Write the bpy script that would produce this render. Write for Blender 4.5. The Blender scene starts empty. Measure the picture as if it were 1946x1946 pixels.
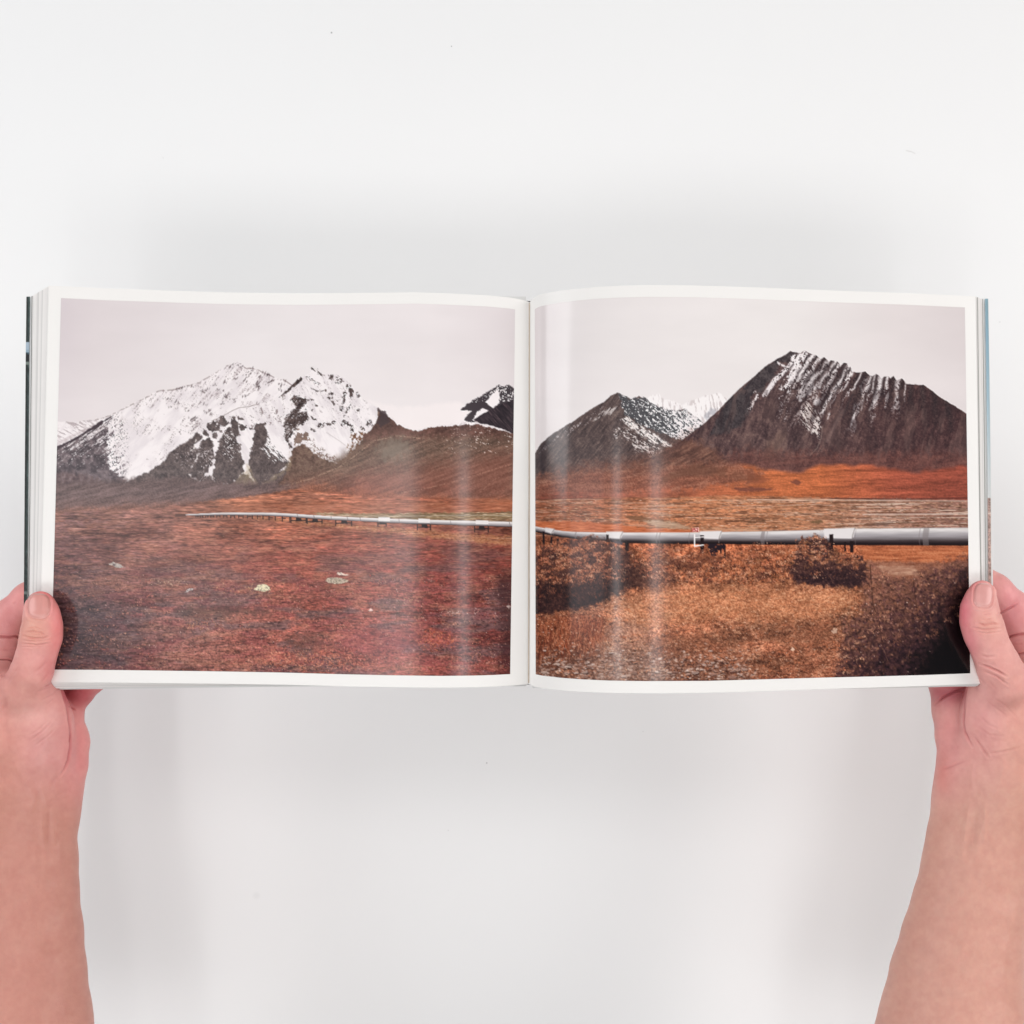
import bpy, math, random
import numpy as np

# ================================================================ camera, world, lamps, exposure
scene = bpy.context.scene
COL = scene.collection
CZ = 0.76                                   # camera height over the table top (metres)
FOV = math.radians(54.0)
FPX = 973.0 / math.tan(FOV / 2)             # focal length in pixels of the 1946 px photograph

cam_data = bpy.data.cameras.new("camera")
cam_data.sensor_fit = 'HORIZONTAL'
cam_data.angle = FOV
cam_data.clip_start = 0.01
cam_data.clip_end = 50
cam = bpy.data.objects.new("camera", cam_data)
cam.location = (0, 0, CZ)
COL.objects.link(cam)
scene.camera = cam

world = bpy.data.worlds.new("World")
scene.world = world
world.use_nodes = True
bg = world.node_tree.nodes["Background"]
bg.inputs[0].default_value = (0.95, 0.97, 1.0, 1)
bg.inputs[1].default_value = 0.15

def area_lamp(name, loc, target, sx, sy, power, color=(1, 1, 1)):
    l = bpy.data.lights.new(name, 'AREA')
    l.shape = 'RECTANGLE'; l.size = sx; l.size_y = sy; l.energy = power; l.color = color
    o = bpy.data.objects.new(name, l)
    COL.objects.link(o)
    o.location = loc
    d = [t - s for t, s in zip(target, loc)]
    n = math.sqrt(sum(v * v for v in d))
    # -Z looks along d, X stays level
    pitch = math.acos(max(-1, min(1, -d[2] / n)))
    o.rotation_euler = (pitch, 0, math.atan2(-d[0], d[1]) if abs(d[0]) + abs(d[1]) > 1e-6 else 0)
    return o

area_lamp("back_fill_light", (0.10, 1.00, 1.90), (0.05, 0.10, 0.1), 1.7, 0.45, 4.6, (0.985, 1.0, 1.0))  # added soft overhead area lamp past the far edge of the book
area_lamp("right_light", (2.05, 0.56, 1.30), (0.15, 0.0, 0.1), 1.2, 1.4, 31.5, (1.0, 0.965, 0.94))
area_lamp("left_side_light", (-1.85, 0.72, 1.35), (-0.15, 0.0, 0.1), 1.2, 1.3, 21.5, (0.98, 0.99, 1.0))
area_lamp("front_light", (-0.05, -0.92, 1.95), (0, -0.10, 0.1), 1.7, 0.45, 9.0, (1.0, 0.975, 0.965))
area_lamp("left_light", (-0.90, -0.06, 1.70), (-0.3, -0.05, 0.2), 0.40, 0.74, 1.55, (0.98, 0.97, 1.0))
# two long ceiling tubes over the photographer's head: their streaks show on the curved glossy pages
area_lamp("ceiling_tube", (0.17, -0.56, 1.70), (0.17, -0.56, 0), 0.085, 1.45, 2.5, (1, 1, 1))
area_lamp("ceiling_tube", (-0.31, -0.56, 1.70), (-0.31, -0.56, 0), 0.085, 1.45, 2.5, (1, 1, 1))
scene.view_settings.view_transform = 'Standard'
scene.view_settings.look = 'None'
scene.view_settings.gamma = 1
scene.view_settings.exposure = 0.03
scene.view_settings.use_curve_mapping = False

# ================================================================ helpers
def U(px, py, d):
    """photograph pixel at a given distance below the lens -> a point in the place"""
    px = np.asarray(px, float); py = np.asarray(py, float); d = np.asarray(d, float)
    return np.stack([(px - 973) / FPX * d, -(py - 973) / FPX * d, CZ - d + 0 * px], -1)

def lin(c):
    c = np.asarray(c, float)
    return np.where(c <= .04045, c / 12.92, ((c + .055) / 1.055) ** 2.4)

def tag(o, label=None, cat=None, group=None, kind=None):
    if label: o["label"] = label
    if cat: o["category"] = cat
    if group: o["group"] = group
    if kind: o["kind"] = kind
    return o

def make_mesh(name, V, Fq, mat, parent=None, smooth=True, colors=None, attr="ink"):
    me = bpy.data.meshes.new(name)
    V = np.asarray(V, np.float32).reshape(-1, 3)
    me.vertices.add(len(V)); me.vertices.foreach_set("co", V.ravel())
    if isinstance(Fq, np.ndarray):
        n, k = Fq.shape
        me.loops.add(n * k); me.loops.foreach_set("vertex_index", Fq.astype(np.int32).ravel())
        me.polygons.add(n)
        me.polygons.foreach_set("loop_start", (np.arange(n) * k).astype(np.int32))
        me.update(calc_edges=True)
    else:
        me.clear_geometry(); me.from_pydata([tuple(v) for v in V.tolist()], [], Fq)
    me.validate()
    if smooth: me.polygons.foreach_set("use_smooth", [True] * len(me.polygons))
    if colors is not None:
        a = me.color_attributes.new(attr, 'FLOAT_COLOR', 'POINT')
        c = np.ones((len(V), 4), np.float32); c[:, :3] = colors
        a.data.foreach_set("color", c.ravel())
    me.materials.append(mat)
    me.update()
    o = bpy.data.objects.new(name, me)
    COL.objects.link(o)
    if parent is not None: o.parent = parent
    return o

def grid_faces(nu, nv, flip=False):
    i = np.arange(nu - 1)[:, None]; j = np.arange(nv - 1)[None, :]
    a = (i * nv + j).ravel(); b = ((i + 1) * nv + j).ravel(); c = ((i + 1) * nv + j + 1).ravel(); d = (i * nv + j + 1).ravel()
    return np.stack([a, d, c, b] if not flip else [a, b, c, d], -1)

def material(name, color, rough=.5, spec=.5, attr=None, noise=0.0, nscale=200, bump=0.0, bscale=900, sss=0.0, coat=0.0):
    m = bpy.data.materials.new(name); m.use_nodes = True
    nt = m.node_tree; p = nt.nodes["Principled BSDF"]
    p.inputs["Base Color"].default_value = (*color, 1)
    p.inputs["Roughness"].default_value = rough
    p.inputs["Specular IOR Level"].default_value = spec
    src = None
    tc = nt.nodes.new("ShaderNodeTexCoord")
    if attr:
        a = nt.nodes.new("ShaderNodeAttribute"); a.attribute_name = attr; src = a.outputs["Color"]
    if noise > 0:
        n = nt.nodes.new("ShaderNodeTexNoise"); n.inputs["Scale"].default_value = nscale; n.inputs["Detail"].default_value = 4
        nt.links.new(tc.outputs["Object"], n.inputs["Vector"])
        mr = nt.nodes.new("ShaderNodeMapRange"); mr.inputs[1].default_value = .25; mr.inputs[2].default_value = .75
        mr.inputs[3].default_value = 1 - noise; mr.inputs[4].default_value = 1 + noise
        nt.links.new(n.outputs["Fac"], mr.inputs[0])
        mx = nt.nodes.new("ShaderNodeVectorMath"); mx.operation = 'SCALE'
        if src is not None: nt.links.new(src, mx.inputs[0])
        else: mx.inputs[0].default_value = color
        nt.links.new(mr.outputs[0], mx.inputs["Scale"])
        src = mx.outputs[0]
    if src is not None: nt.links.new(src, p.inputs["Base Color"])
    if bump > 0:
        n2 = nt.nodes.new("ShaderNodeTexNoise"); n2.inputs["Scale"].default_value = bscale; n2.inputs["Detail"].default_value = 5
        nt.links.new(tc.outputs["Object"], n2.inputs["Vector"])
        b = nt.nodes.new("ShaderNodeBump"); b.inputs["Strength"].default_value = bump; b.inputs["Distance"].default_value = .0005
        nt.links.new(n2.outputs["Fac"], b.inputs["Height"]); nt.links.new(b.outputs[0], p.inputs["Normal"])
    if sss > 0:
        p.inputs["Subsurface Weight"].default_value = sss
        p.inputs["Subsurface Radius"].default_value = (1.0, .35, .2)
        p.inputs["Subsurface Scale"].default_value = .003
    if coat > 0:
        p.inputs["Coat Weight"].default_value = coat; p.inputs["Coat Roughness"].default_value = .12
    return m

# ================================================================ the table top
def build_table():
    m = material("white_table", (.88, .88, .88), .55, .25, noise=.012, nscale=3.0)
    nt = m.node_tree; p = nt.nodes["Principled BSDF"]
    tc = [n for n in nt.nodes if n.type == 'TEX_COORD'][0]
    src = p.inputs["Base Color"].links[0].from_socket
    # specks, a hair and a faint smudge lying on the white top
    for (px, py, r, k) in ((630, 62, .0009, .45), (858, 88, .0007, .55), (925, 1450, .0007, .55), (852, 1578, .0006, .8), (487, 1702, .0035, .95), (1900, 612, .0009, .88), (1222, 1390, .0006, .85), (310, 300, .0006, .85)):
        w = U(px, py, CZ)
        d = nt.nodes.new("ShaderNodeVectorMath"); d.operation = 'DISTANCE'
        nt.links.new(tc.outputs["Object"], d.inputs[0]); d.inputs[1].default_value = tuple(w.tolist())
        mr = nt.nodes.new("ShaderNodeMapRange"); mr.inputs[1].default_value = r * .35; mr.inputs[2].default_value = r
        mr.inputs[3].default_value = k; mr.inputs[4].default_value = 1.0
        nt.links.new(d.outputs["Value"], mr.inputs[0])
        mx = nt.nodes.new("ShaderNodeVectorMath"); mx.operation = 'SCALE'
        nt.links.new(src, mx.inputs[0]); nt.links.new(mr.outputs[0], mx.inputs["Scale"])
        src = mx.outputs[0]
    nt.links.new(src, p.inputs["Base Color"])
    n = 9; xs = np.linspace(-1.1, 1.1, n); ys = np.linspace(-.9, 1.0, n)
    V = np.array([(x, y, 0.0) for x in xs for y in ys])
    V = np.concatenate([V, V - np.array([0, 0, .04])]); k = n * n
    Fq = [tuple(int(t) for t in f) for f in grid_faces(n, n, True)] + [tuple(int(t) + k for t in f[::-1]) for f in grid_faces(n, n, True)]
    rim = [i * n for i in range(n)] + [(n - 1) * n + j for j in range(1, n)] + [i * n + n - 1 for i in range(n - 2, -1, -1)] + [j for j in range(n - 2, 0, -1)]
    Fq += [(rim[i], rim[i] + k, rim[(i + 1) % len(rim)] + k, rim[(i + 1) % len(rim)]) for i in range(len(rim))]
    o = make_mesh("tabletop", V, Fq, m, smooth=False)
    tag(o, kind="structure", label="plain white tabletop under the open book", cat="tabletop")
    # a short hair on the top
    hm = material("hair_grey", (.62, .60, .58), .6)
    pts = [(1722, 286), (1728, 287.5), (1734, 289), (1739, 292)]
    V = []; Fc = []
    for i, (x, y) in enumerate(pts):
        for k in range(4):
            a = k * math.pi / 2
            c = U(x, y, CZ - .0002)
            V.append((c[0] + .00012 * math.cos(a) * .4, c[1] + .00012 * math.cos(a), c[2] + .00012 * math.sin(a)))
    for i in range(len(pts) - 1):
        for k in range(4):
            Fc.append((i * 4 + k, i * 4 + (k + 1) % 4, (i + 1) * 4 + (k + 1) % 4, (i + 1) * 4 + k))
    h = make_mesh("stray_hair", V, Fc, hm)
    tag(h, "tiny grey stray hair lying on the white tabletop, upper right of the book", "hair")
build_table()
# ---------------------------------------------------------------- the printed photograph
# The picture printed across the two pages is computed here, as inks on a flat sheet (sRGB 0..1).
PX0, PY0, PX1, PY1 = 88, 552, 1856, 1300
PW, PH = PX1 - PX0, PY1 - PY0
XX, YY = np.meshgrid(np.arange(PX0, PX1, dtype=np.float64), np.arange(PY0, PY1, dtype=np.float64))
INK = np.zeros((PH, PW, 3))

def vnoise(x, y, seed):
    t = np.random.RandomState(seed).rand(257, 257)
    xi = np.floor(x).astype(np.int64); yi = np.floor(y).astype(np.int64)
    fx = x - xi; fy = y - yi
    fx = fx * fx * (3 - 2 * fx); fy = fy * fy * (3 - 2 * fy)
    xi %= 256; yi %= 256
    x2 = (xi + 1) % 256; y2 = (yi + 1) % 256
    return ((t[yi, xi] * (1 - fx) + t[yi, x2] * fx) * (1 - fy) + (t[y2, xi] * (1 - fx) + t[y2, x2] * fx) * fy)

def fbm(sx, sy, seed, octv=4, ang=0.0, gain=.55, X=None, Y=None):
    X = XX if X is None else X; Y = YY if Y is None else Y
    c, s = math.cos(math.radians(ang)), math.sin(math.radians(ang))
    u = (X * c + Y * s) / sx; v = (-X * s + Y * c) / sy
    o = 0; a = 1; n = 0
    for k in range(octv):
        o = o + a * vnoise(u + 17.3 * k, v + 9.1 * k, seed + k); n += a; a *= gain
        u = u * 2.03; v = v * 2.03
    o = o / n
    return np.clip((o - .5) * 1.75 + .5, 0, 1)

def sst(a, b, v):
    t = np.clip((v - a) / (b - a + 1e-9), 0, 1)
    return t * t * (3 - 2 * t)

def rgb(*c): return np.array(c, float) / 255.0

def put(mask, col):
    global INK
    m = np.clip(mask, 0, 1)[..., None]
    INK = INK * (1 - m) + (col if isinstance(col, np.ndarray) and col.ndim == 3 else np.asarray(col)[None, None, :]) * m

def ramp(v, *stops):
    xs = [s[0] for s in stops]
    return np.stack([np.interp(v, xs, [s[1][k] / 255.0 for s in stops]) for k in range(3)], -1)

def crop(ox, oy, s, *pts): return [(ox + x / s, oy + y / s) for x, y in pts]

def under(pts, soft=.8, rag=0, seed=5, rs=(5, 9)):
    xs = [p[0] for p in pts]; ys = [p[1] for p in pts]
    r = np.interp(XX, xs, ys)
    if rag: r = r + (fbm(rs[0], rs[1], seed, 3) - .5) * 2 * rag
    return sst(-soft, soft, YY - r)

def poly(pts, soft=1.0, rag=0.0, seed=3, rs=6):
    # signed distance to a polygon, edge made ragged by noise
    xs = [p[0] for p in pts]; ys = [p[1] for p in pts]
    pad = 12 + rag
    c0 = max(int(min(xs) - pad) - PX0, 0); c1 = min(int(max(xs) + pad) - PX0, PW)
    r0 = max(int(min(ys) - pad) - PY0, 0); r1 = min(int(max(ys) + pad) - PY0, PH)
    out = np.zeros((PH, PW))
    if c1 <= c0 or r1 <= r0: return out
    X = XX[r0:r1, c0:c1]; Y = YY[r0:r1, c0:c1]
    d2 = np.full(X.shape, 1e9); ins = np.zeros(X.shape, bool)
    n = len(pts)
    for i in range(n):
        ax, ay = pts[i]; bx, by = pts[(i + 1) % n]
        ex, ey = bx - ax, by - ay
        t = np.clip(((X - ax) * ex + (Y - ay) * ey) / (ex * ex + ey * ey + 1e-9), 0, 1)
        d2 = np.minimum(d2, (X - ax - t * ex) ** 2 + (Y - ay - t * ey) ** 2)
        if ay != by:
            ins ^= ((ay > Y) != (by > Y)) & (X < (bx - ax) * (Y - ay) / (by - ay) + ax)
    sd = np.sqrt(d2) * np.where(ins, 1, -1)
    if rag: sd = sd + (fbm(rs, rs, seed, 3, X=X, Y=Y) - .5) * 2 * rag
    out[r0:r1, c0:c1] = sst(-soft, soft, sd)
    return out

def line(pts, w, soft=.8, taper=None):
    out = np.zeros((PH, PW))
    for i in range(len(pts) - 1):
        (ax, ay), (bx, by) = pts[i], pts[i + 1]
        wa, wb = (w, w) if taper is None else (w + (taper - w) * i / (len(pts) - 1), w + (taper - w) * (i + 1) / (len(pts) - 1))
        m = max(wa, wb) + 3
        c0 = max(int(min(ax, bx) - m) - PX0, 0); c1 = min(int(max(ax, bx) + m) + 2 - PX0, PW)
        r0 = max(int(min(ay, by) - m) - PY0, 0); r1 = min(int(max(ay, by) + m) + 2 - PY0, PH)
        if c1 <= c0 or r1 <= r0: continue
        X = XX[r0:r1, c0:c1]; Y = YY[r0:r1, c0:c1]
        ex, ey = bx - ax, by - ay
        t = np.clip(((X - ax) * ex + (Y - ay) * ey) / (ex * ex + ey * ey + 1e-9), 0, 1)
        d = np.sqrt((X - ax - t * ex) ** 2 + (Y - ay - t * ey) ** 2)
        v = 1 - sst(-soft, soft, d - (wa + (wb - wa) * t) / 2)
        out[r0:r1, c0:c1] = np.maximum(out[r0:r1, c0:c1], v)
    return out

def dabs(n, box, cols, rx, ry, seed, ang=(0, 180), alpha=(.5, 1), where=None):
    # scattered leaf-like dabs of ink
    R = np.random.RandomState(seed)
    cols = np.array(cols, float) / 255.0
    x0, y0, x1, y1 = box
    for i in range(n):
        x = R.uniform(x0, x1); y = R.uniform(y0, y1)
        u = R.rand(8)
        if where is not None:
            iy = int(y) - PY0; ix = int(x) - PX0
            if not (0 <= iy < PH and 0 <= ix < PW) or u[0] > where[iy, ix]: continue
        a = rx[0] + (rx[1] - rx[0]) * u[1] ** 2; b = ry[0] + (ry[1] - ry[0]) * u[2] ** 2
        th = math.radians(ang[0] + (ang[1] - ang[0]) * u[3]); c, s = math.cos(th), math.sin(th)
        m = int(max(a, b) * 1.6 + 2)
        c0 = max(int(x) - m - PX0, 0); c1 = min(int(x) + m + 1 - PX0, PW)
        r0 = max(int(y) - m - PY0, 0); r1 = min(int(y) + m + 1 - PY0, PH)
        if c1 <= c0 or r1 <= r0: continue
        X = XX[r0:r1, c0:c1] - x; Y = YY[r0:r1, c0:c1] - y
        q = ((X * c + Y * s) / a) ** 2 + ((-X * s + Y * c) / b) ** 2
        w = np.exp(-q * 1.2) * (alpha[0] + (alpha[1] - alpha[0]) * u[4])
        w = w[..., None]
        INK[r0:r1, c0:c1] = INK[r0:r1, c0:c1] * (1 - w) + cols[int(u[5] * len(cols)) % len(cols)] * w

def clumps(n, box, cols, seed, per=14, spread=(7, 4), size=(.8, 2.0), where=None, shade=True):
    """leafy clumps: a few dark dabs below, lit leaves above"""
    R = np.random.RandomState(seed); x0, y0, x1, y1 = box
    for i in range(n):
        x = R.uniform(x0, x1); y = R.uniform(y0, y1); u = R.rand()
        iy = int(y) - PY0; ix = int(x) - PX0
        if not (0 <= iy < PH and 0 <= ix < PW): continue
        if where is not None and u > where[iy, ix]: continue
        k = R.uniform(.6, 1.3); sx, sy = spread[0] * k, spread[1] * k
        if shade: dabs(max(2, per // 3), (x - sx, y, x + sx, y + sy * 1.3), [(52, 28, 24), (38, 20, 20), (74, 42, 34)], (1.2, 3.2), (.7, 1.5), seed + 7 * i + 1, (-30, 30), (.3, .75))
        c = cols[i % len(cols)]
        dabs(per, (x - sx, y - sy, x + sx, y + sy * .5), [c, tuple(min(255, v * 1.16) for v in c), tuple(v * .84 for v in c)], (size[0], size[1]), (.5, 1.1), seed + 7 * i + 2, (15, 165), (.4, .95))

def paint():
    global INK
    A = lambda *p: crop(80, 540, 4.025, *p)      # tracing frames
    B = lambda *p: crop(540, 540, 4.025, *p)
    D = lambda *p: crop(1000, 540, 4.391, *p)
    E = lambda *p: crop(1420, 540, 4.025, *p)
    F = lambda *p: crop(80, 920, 4.025, *p)
    G = lambda *p: crop(540, 920, 4.025, *p)
    H = lambda *p: crop(1000, 920, 4.391, *p)
    I = lambda *p: crop(1420, 920, 4.025, *p)
    P = lambda *p: crop(330, 690, 7.728, *p)
    Q = lambda *p: crop(530, 690, 7.728, *p)
    S = lambda *p: crop(1400, 650, 7.728, *p)
    L = XX < 1000
    Rt = ~L
    # sky
    sky = ramp(XX, (95, (214, 203, 206)), (180, (222, 212, 213)), (480, (231, 224, 224)), (820, (234, 226, 226)),
               (985, (222, 213, 214)), (1010, (222, 212, 212)), (1090, (233, 226, 225)), (1500, (233, 227, 225)), (1700, (226, 217, 216)), (1845, (218, 208, 208)))
    g = sst(600, 790, YY)[..., None]
    sky = sky * (1 - .45 * g) + rgb(239, 231, 230) * .45 * g
    sky += ((fbm(200, 60, 11, 4) - .5) * .022)[..., None]
    INK = sky.copy()
    fine = fbm(2.2, 2.2, 21, 3); mid = fbm(7, 7, 31, 4); big = fbm(60, 40, 41, 4)
    st45 = fbm(16, 2.2, 51, 4, ang=-52)    # streaks running down to the left
    st45r = fbm(16, 2.2, 61, 4, ang=50)    # streaks running down to the right
    hor = fbm(34, 2.6, 71, 4); horf = fbm(12, 1.6, 81, 3); vert = fbm(2.4, 20, 91, 4)
    snow = rgb(244, 236, 236)
    # ---------- left page: far snowy mountain
    r1 = A((60, 1046), (107, 1050), (250, 1055), (330, 1045), (430, 1030), (520, 1000), (640, 940), (800, 860), (900, 810), (1000, 805), (1100, 775), (1200, 750), (1300, 690),
           (1420, 620), (1495, 588), (1560, 640), (1610, 638), (1700, 675), (1790, 715), (1860, 735)) + [(640, 790), (900, 800), (1000, 800)]
    m1 = under(r1, .9, 1.0) * L
    put(m1, snow)
    edge1 = np.interp(XX, [p[0] for p in r1], [p[1] for p in r1])
    dep = YY - edge1
    sp = np.clip(1.05 - dep / 95, .25, 1) * (.55 + .45 * sst(200, 420, XX))
    clus = fbm(22, 16, 115, 3)
    spk = sst(.54, .84, .40 * fbm(1.7, 1.7, 113, 2) + .26 * fine + .34 * st45) * sst(.34, .62, clus + .22 * (sp - .62)) * sst(0, 30, 905 - YY - .12 * (330 - XX))
    put(m1 * spk * .62 * sst(-2, 4, dep) * (XX > 215), ramp(mid, (0, (74, 58, 58)), (1, (130, 112, 110))))
    put(m1 * sst(.50, .80, st45) * sst(.30, .7, clus) * .40 * sp, rgb(166, 148, 150))
    put(m1 * (1 - sst(0, 3.0, np.abs(dep - .8))) * sst(.35, .6, mid) * .6 * (XX > 180), rgb(120, 100, 98))
    put(m1 * sst(.25, .95, fbm(34, 12, 117, 4, ang=-48)) * .26, rgb(190, 178, 184))
    RK = np.random.RandomState(61)
    for cx, cy, n in ((750, 270, 7), (910, 220, 5), (920, 160, 5), (1050, 260, 8), (1080, 190, 6), (1110, 150, 6), (1150, 90, 5), (1240, 290, 9), (1230, 330, 9), (1250, 355, 7), (1270, 200, 6), (1420, 270, 7), (1370, 300, 5), (1460, 270, 5), (710, 580, 6), (735, 490, 5), (770, 490, 5), (1040, 490, 5), (1240, 600, 4), (880, 550, 4), (470, 590, 4),
                      (500, 390, 5), (600, 330, 5), (440, 420, 5), (650, 400, 4), (190, 330, 6), (110, 370, 6), (270, 330, 5), (60, 370, 5), (740, 410, 4), (270, 830, 8), (310, 800, 7), (330, 840, 6), (350, 920, 4), (520, 690, 5), (540, 740, 4), (460, 720, 4), (200, 680, 6), (110, 1020, 3), (880, 10, 4), (960, 10, 4), (1000, 40, 4), (820, 50, 5), (1330, 150, 5), (1400, 180, 6), (1560, 310, 6), (1600, 340, 5), (1560, 400, 6), (1640, 240, 5), (-160, 330, 5), (-240, 380, 5), (-330, 400, 5), (-100, 520, 4), (-60, 640, 4), (40, 560, 5)):
        (x, y), = P((cx, cy))
        dabs(n, (x - 3.6, y - 3.2, x + 3.6, y + 3.2), [(72, 56, 56), (96, 78, 78), (54, 42, 44)], (1.2, 3.6), (.6, 1.1), RK.randint(9999), (100, 140), (.5, .95), m1)
    # far left ridge behind
    put(m1 * sst(.5, .75, fbm(12, 2.4, 111, 3, ang=25)) * (1 - sst(165, 200, XX)) * (1 - sst(825, 848, YY)) * .5, rgb(140, 122, 124))
    # its dark left flank
    fl = poly(A((60, 1280), (180, 1215), (360, 1110), (470, 1050), (545, 1005), (560, 1015), (505, 1075), (490, 1200), (505, 1330), (520, 1420), (640, 1500), (680, 1520), (600, 1640), (60, 1640)), 1.4, 3.5, 7)
    rocky = sst(.34, .62, .50 * fbm(14, 2.0, 121, 4, ang=-36) + .22 * fine + .42 * np.clip((YY - 785 - .10 * (210 - XX)) / 100, 0, 1.1))
    fl = np.clip(fl + .9 * poly([(190, 800), (240, 800), (236, 920), (180, 920)], 10, 4, 9) * sst(.60, .72, .5 * fine + .5 * fbm(12, 2, 122, 3, ang=-36) + .12 * sst(860, 910, YY)), 0, 1)
    put(fl * (.10 + .90 * rocky) * .95, ramp(mid, (0, (58, 50, 54)), (.5, (92, 80, 84)), (1, (128, 112, 114))))
    put(poly(A((60, 1272), (250, 1175), (430, 1060), (545, 1003), (430, 1090), (300, 1165), (60, 1300)), .9, 1.2, 8), rgb(72, 60, 66))
    put(poly(A((60, 1240), (200, 1165), (360, 1090), (470, 1030), (380, 1095), (210, 1190), (60, 1262)), 1.0, .8, 9) * .35, rgb(175, 158, 160))
    low = under(A((60, 1460), (200, 1440), (380, 1470), (520, 1540), (640, 1505)) + [(260, 930), (1000, 930)], 6, 4) * (XX < 262)
    put(low * .9, ramp(mid, (0, (84, 66, 68)), (.6, (112, 92, 92)), (1, (138, 118, 118))))
    # ---------- left page: the nearer mountain, dark spurs and snow gullies
    e2 = A((640, 1512), (700, 1470), (800, 1400), (900, 1350), (1000, 1290), (1050, 1250), (1150, 1185), (1170, 1140), (1190, 1133), (1215, 1140), (1240, 1095), (1260, 1060), (1290, 1055), (1330, 1035), (1400, 1000), (1500, 948), (1600, 930), (1700, 905), (1770, 890)) + \
         B((0, 838), (60, 780), (100, 742), (150, 705), (190, 680), (220, 652), (250, 670), (290, 695), (320, 690), (350, 680), (400, 690), (450, 715), (520, 775), (570, 835), (610, 885), (680, 930)) + [(719, 774), (745, 800)]
    m2 = under([(200, 945)] + e2 + [(775, 815), (1000, 815)], .9, .8, 15) * L
    m2 = m2 * (XX < 760)
    put(m2, snow)
    put(m2 * sst(.25, .95, fbm(26, 9, 118, 4, ang=62)) * .28, rgb(184, 172, 178))
    dark = ramp(.45 * mid + .35 * fine + .20 * fbm(9, 2.5, 119, 3, ang=-60), (0, (52, 45, 46)), (.45, (92, 80, 79)), (1, (134, 118, 114)))
    brown = ramp(.6 * mid + .4 * fine, (0, (78, 58, 52)), (.5, (112, 88, 78)), (1, (142, 116, 100)))
    body = poly(P((-300, 1560), (-120, 1400), (0, 1275), (90, 1215), (190, 1165), (270, 1100), (310, 1030), (350, 1020), (420, 1085), (400, 1120), (330, 1150), (300, 1250), (370, 1260), (330, 1400), (280, 1500), (215, 1640), (260, 1690), (380, 1730), (520, 1640), (560, 1690), (640, 1760), (740, 1790), (860, 1760), (1000, 1640), (1090, 1620), (1180, 1760), (1500, 1640), (1700, 1500), (1760, 1400), (2000, 1300), (2000, 2100), (-900, 2100), (-700, 1750)), 2.0, 2.5, 17)
    put(body * (XX < 620), dark)
    put(poly(P((430, 1130), (520, 1100), (570, 1130), (575, 1250), (600, 1340), (560, 1500), (470, 1640), (370, 1720), (270, 1670), (220, 1590), (320, 1440), (380, 1270)), 1.5, 3.0, 18), dark)
    put(poly(P((480, 920), (505, 870), (540, 880), (620, 850), (700, 800), (770, 790), (800, 880), (740, 930), (640, 900), (690, 1000), (600, 1010), (520, 1010)), 1.2, 4, 19, 5) * .95, dark)
    put(poly(P((400, 1000), (450, 945), (500, 990), (520, 1060), (440, 1050)), 1.2, 3, 20, 5), dark)
    put(poly(P((570, 1050), (620, 1020), (650, 1070), (630, 1120), (580, 1110)), 1.2, 3, 22, 5) * .9, dark)
    put(poly(P((830, 810), (900, 790), (940, 870), (960, 990), (960, 1050), (900, 1080), (980, 1200), (1000, 1360), (1030, 1480), (1020, 1620), (860, 1770), (740, 1790), (620, 1740), (570, 1650), (600, 1500), (640, 1250), (680, 1110), (770, 1000), (850, 900)), 1.4, 3.5, 23), dark)
    put(poly(P((940, 870), (1050, 920), (1180, 970), (1080, 960), (990, 1000)), 1.0, 2.5, 24, 4), dark)
    put(poly(P((950, 790), (1000, 800), (1030, 830), (960, 830)), 1.0, 2, 25, 4), dark)
    put(poly(P((1220, 900), (1270, 860), (1350, 880), (1330, 930), (1370, 990), (1400, 1090), (1440, 1200), (1520, 1300), (1700, 1420), (1740, 1460), (1500, 1650), (1280, 1770), (1180, 1770), (1120, 1620), (1100, 1480), (1140, 1250), (1170, 1050), (1190, 980)), 1.3, 3, 26), dark)
    # thin snow on the spurs
    w = fbm(7, 1.6, 131, 3, ang=42)
    put(poly(P((1390, 1100), (1600, 1020), (1640, 1180), (1720, 1300), (1690, 1450), (1500, 1450), (1350, 1330), (1300, 1260)), 4, 4, 27) * sst(.45, .6, w), snow)
    put(poly(P((700, 1020), (860, 980), (930, 1100), (980, 1300), (840, 1440), (720, 1330)), 5, 5, 28) * sst(.60, .74, .6 * fine + .4 * w) * .9, rgb(226, 218, 218))
    put(poly(P((430, 1280), (560, 1250), (590, 1400), (520, 1600), (400, 1620), (360, 1400)), 5, 4, 29) * sst(.62, .76, .7 * fine + .3 * w) * .8, rgb(205, 194, 194))
    put(poly(P((0, 1300), (300, 1230), (300, 1480), (100, 1560)), 5, 4, 30) * sst(.70, .84, fine) * .6, rgb(190, 176, 176))
    for pts, ww in ((((330, 1130), (300, 1250), (250, 1290)), 3), (((235, 1640), (280, 1700), (360, 1728)), 1.2), (((430, 1720), (500, 1660), (540, 1620), (620, 1720)), 1.6), (((640, 1770), (740, 1780)), 1.4)):
        put(line(P(*pts), ww, 1.2) * sst(.3, .6, fine) * .8, rgb(224, 214, 208))
    # second peak: rocks
    rk = ramp(.5 * fine + .5 * mid, (0, (38, 30, 32)), (.6, (78, 64, 62)), (1, (110, 92, 86)))
    put(poly(Q((0, 500), (100, 410), (180, 320), (240, 270), (320, 210), (350, 240), (290, 300), (190, 370), (130, 430)), .9, 1.6, 33, 4), rk)
    put(poly(Q((190, 540), (260, 470), (300, 510), (410, 530), (420, 600), (340, 640), (330, 720), (400, 700), (450, 780), (400, 880), (300, 930), (220, 990), (180, 1080), (160, 1160), (190, 1250), (120, 1160), (70, 1070), (90, 900), (100, 800), (190, 700), (260, 610)), 1.1, 4.0, 34, 5) * (.35 + .65 * sst(.28, .48, .5 * st45 + .5 * fine)), rk)
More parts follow.
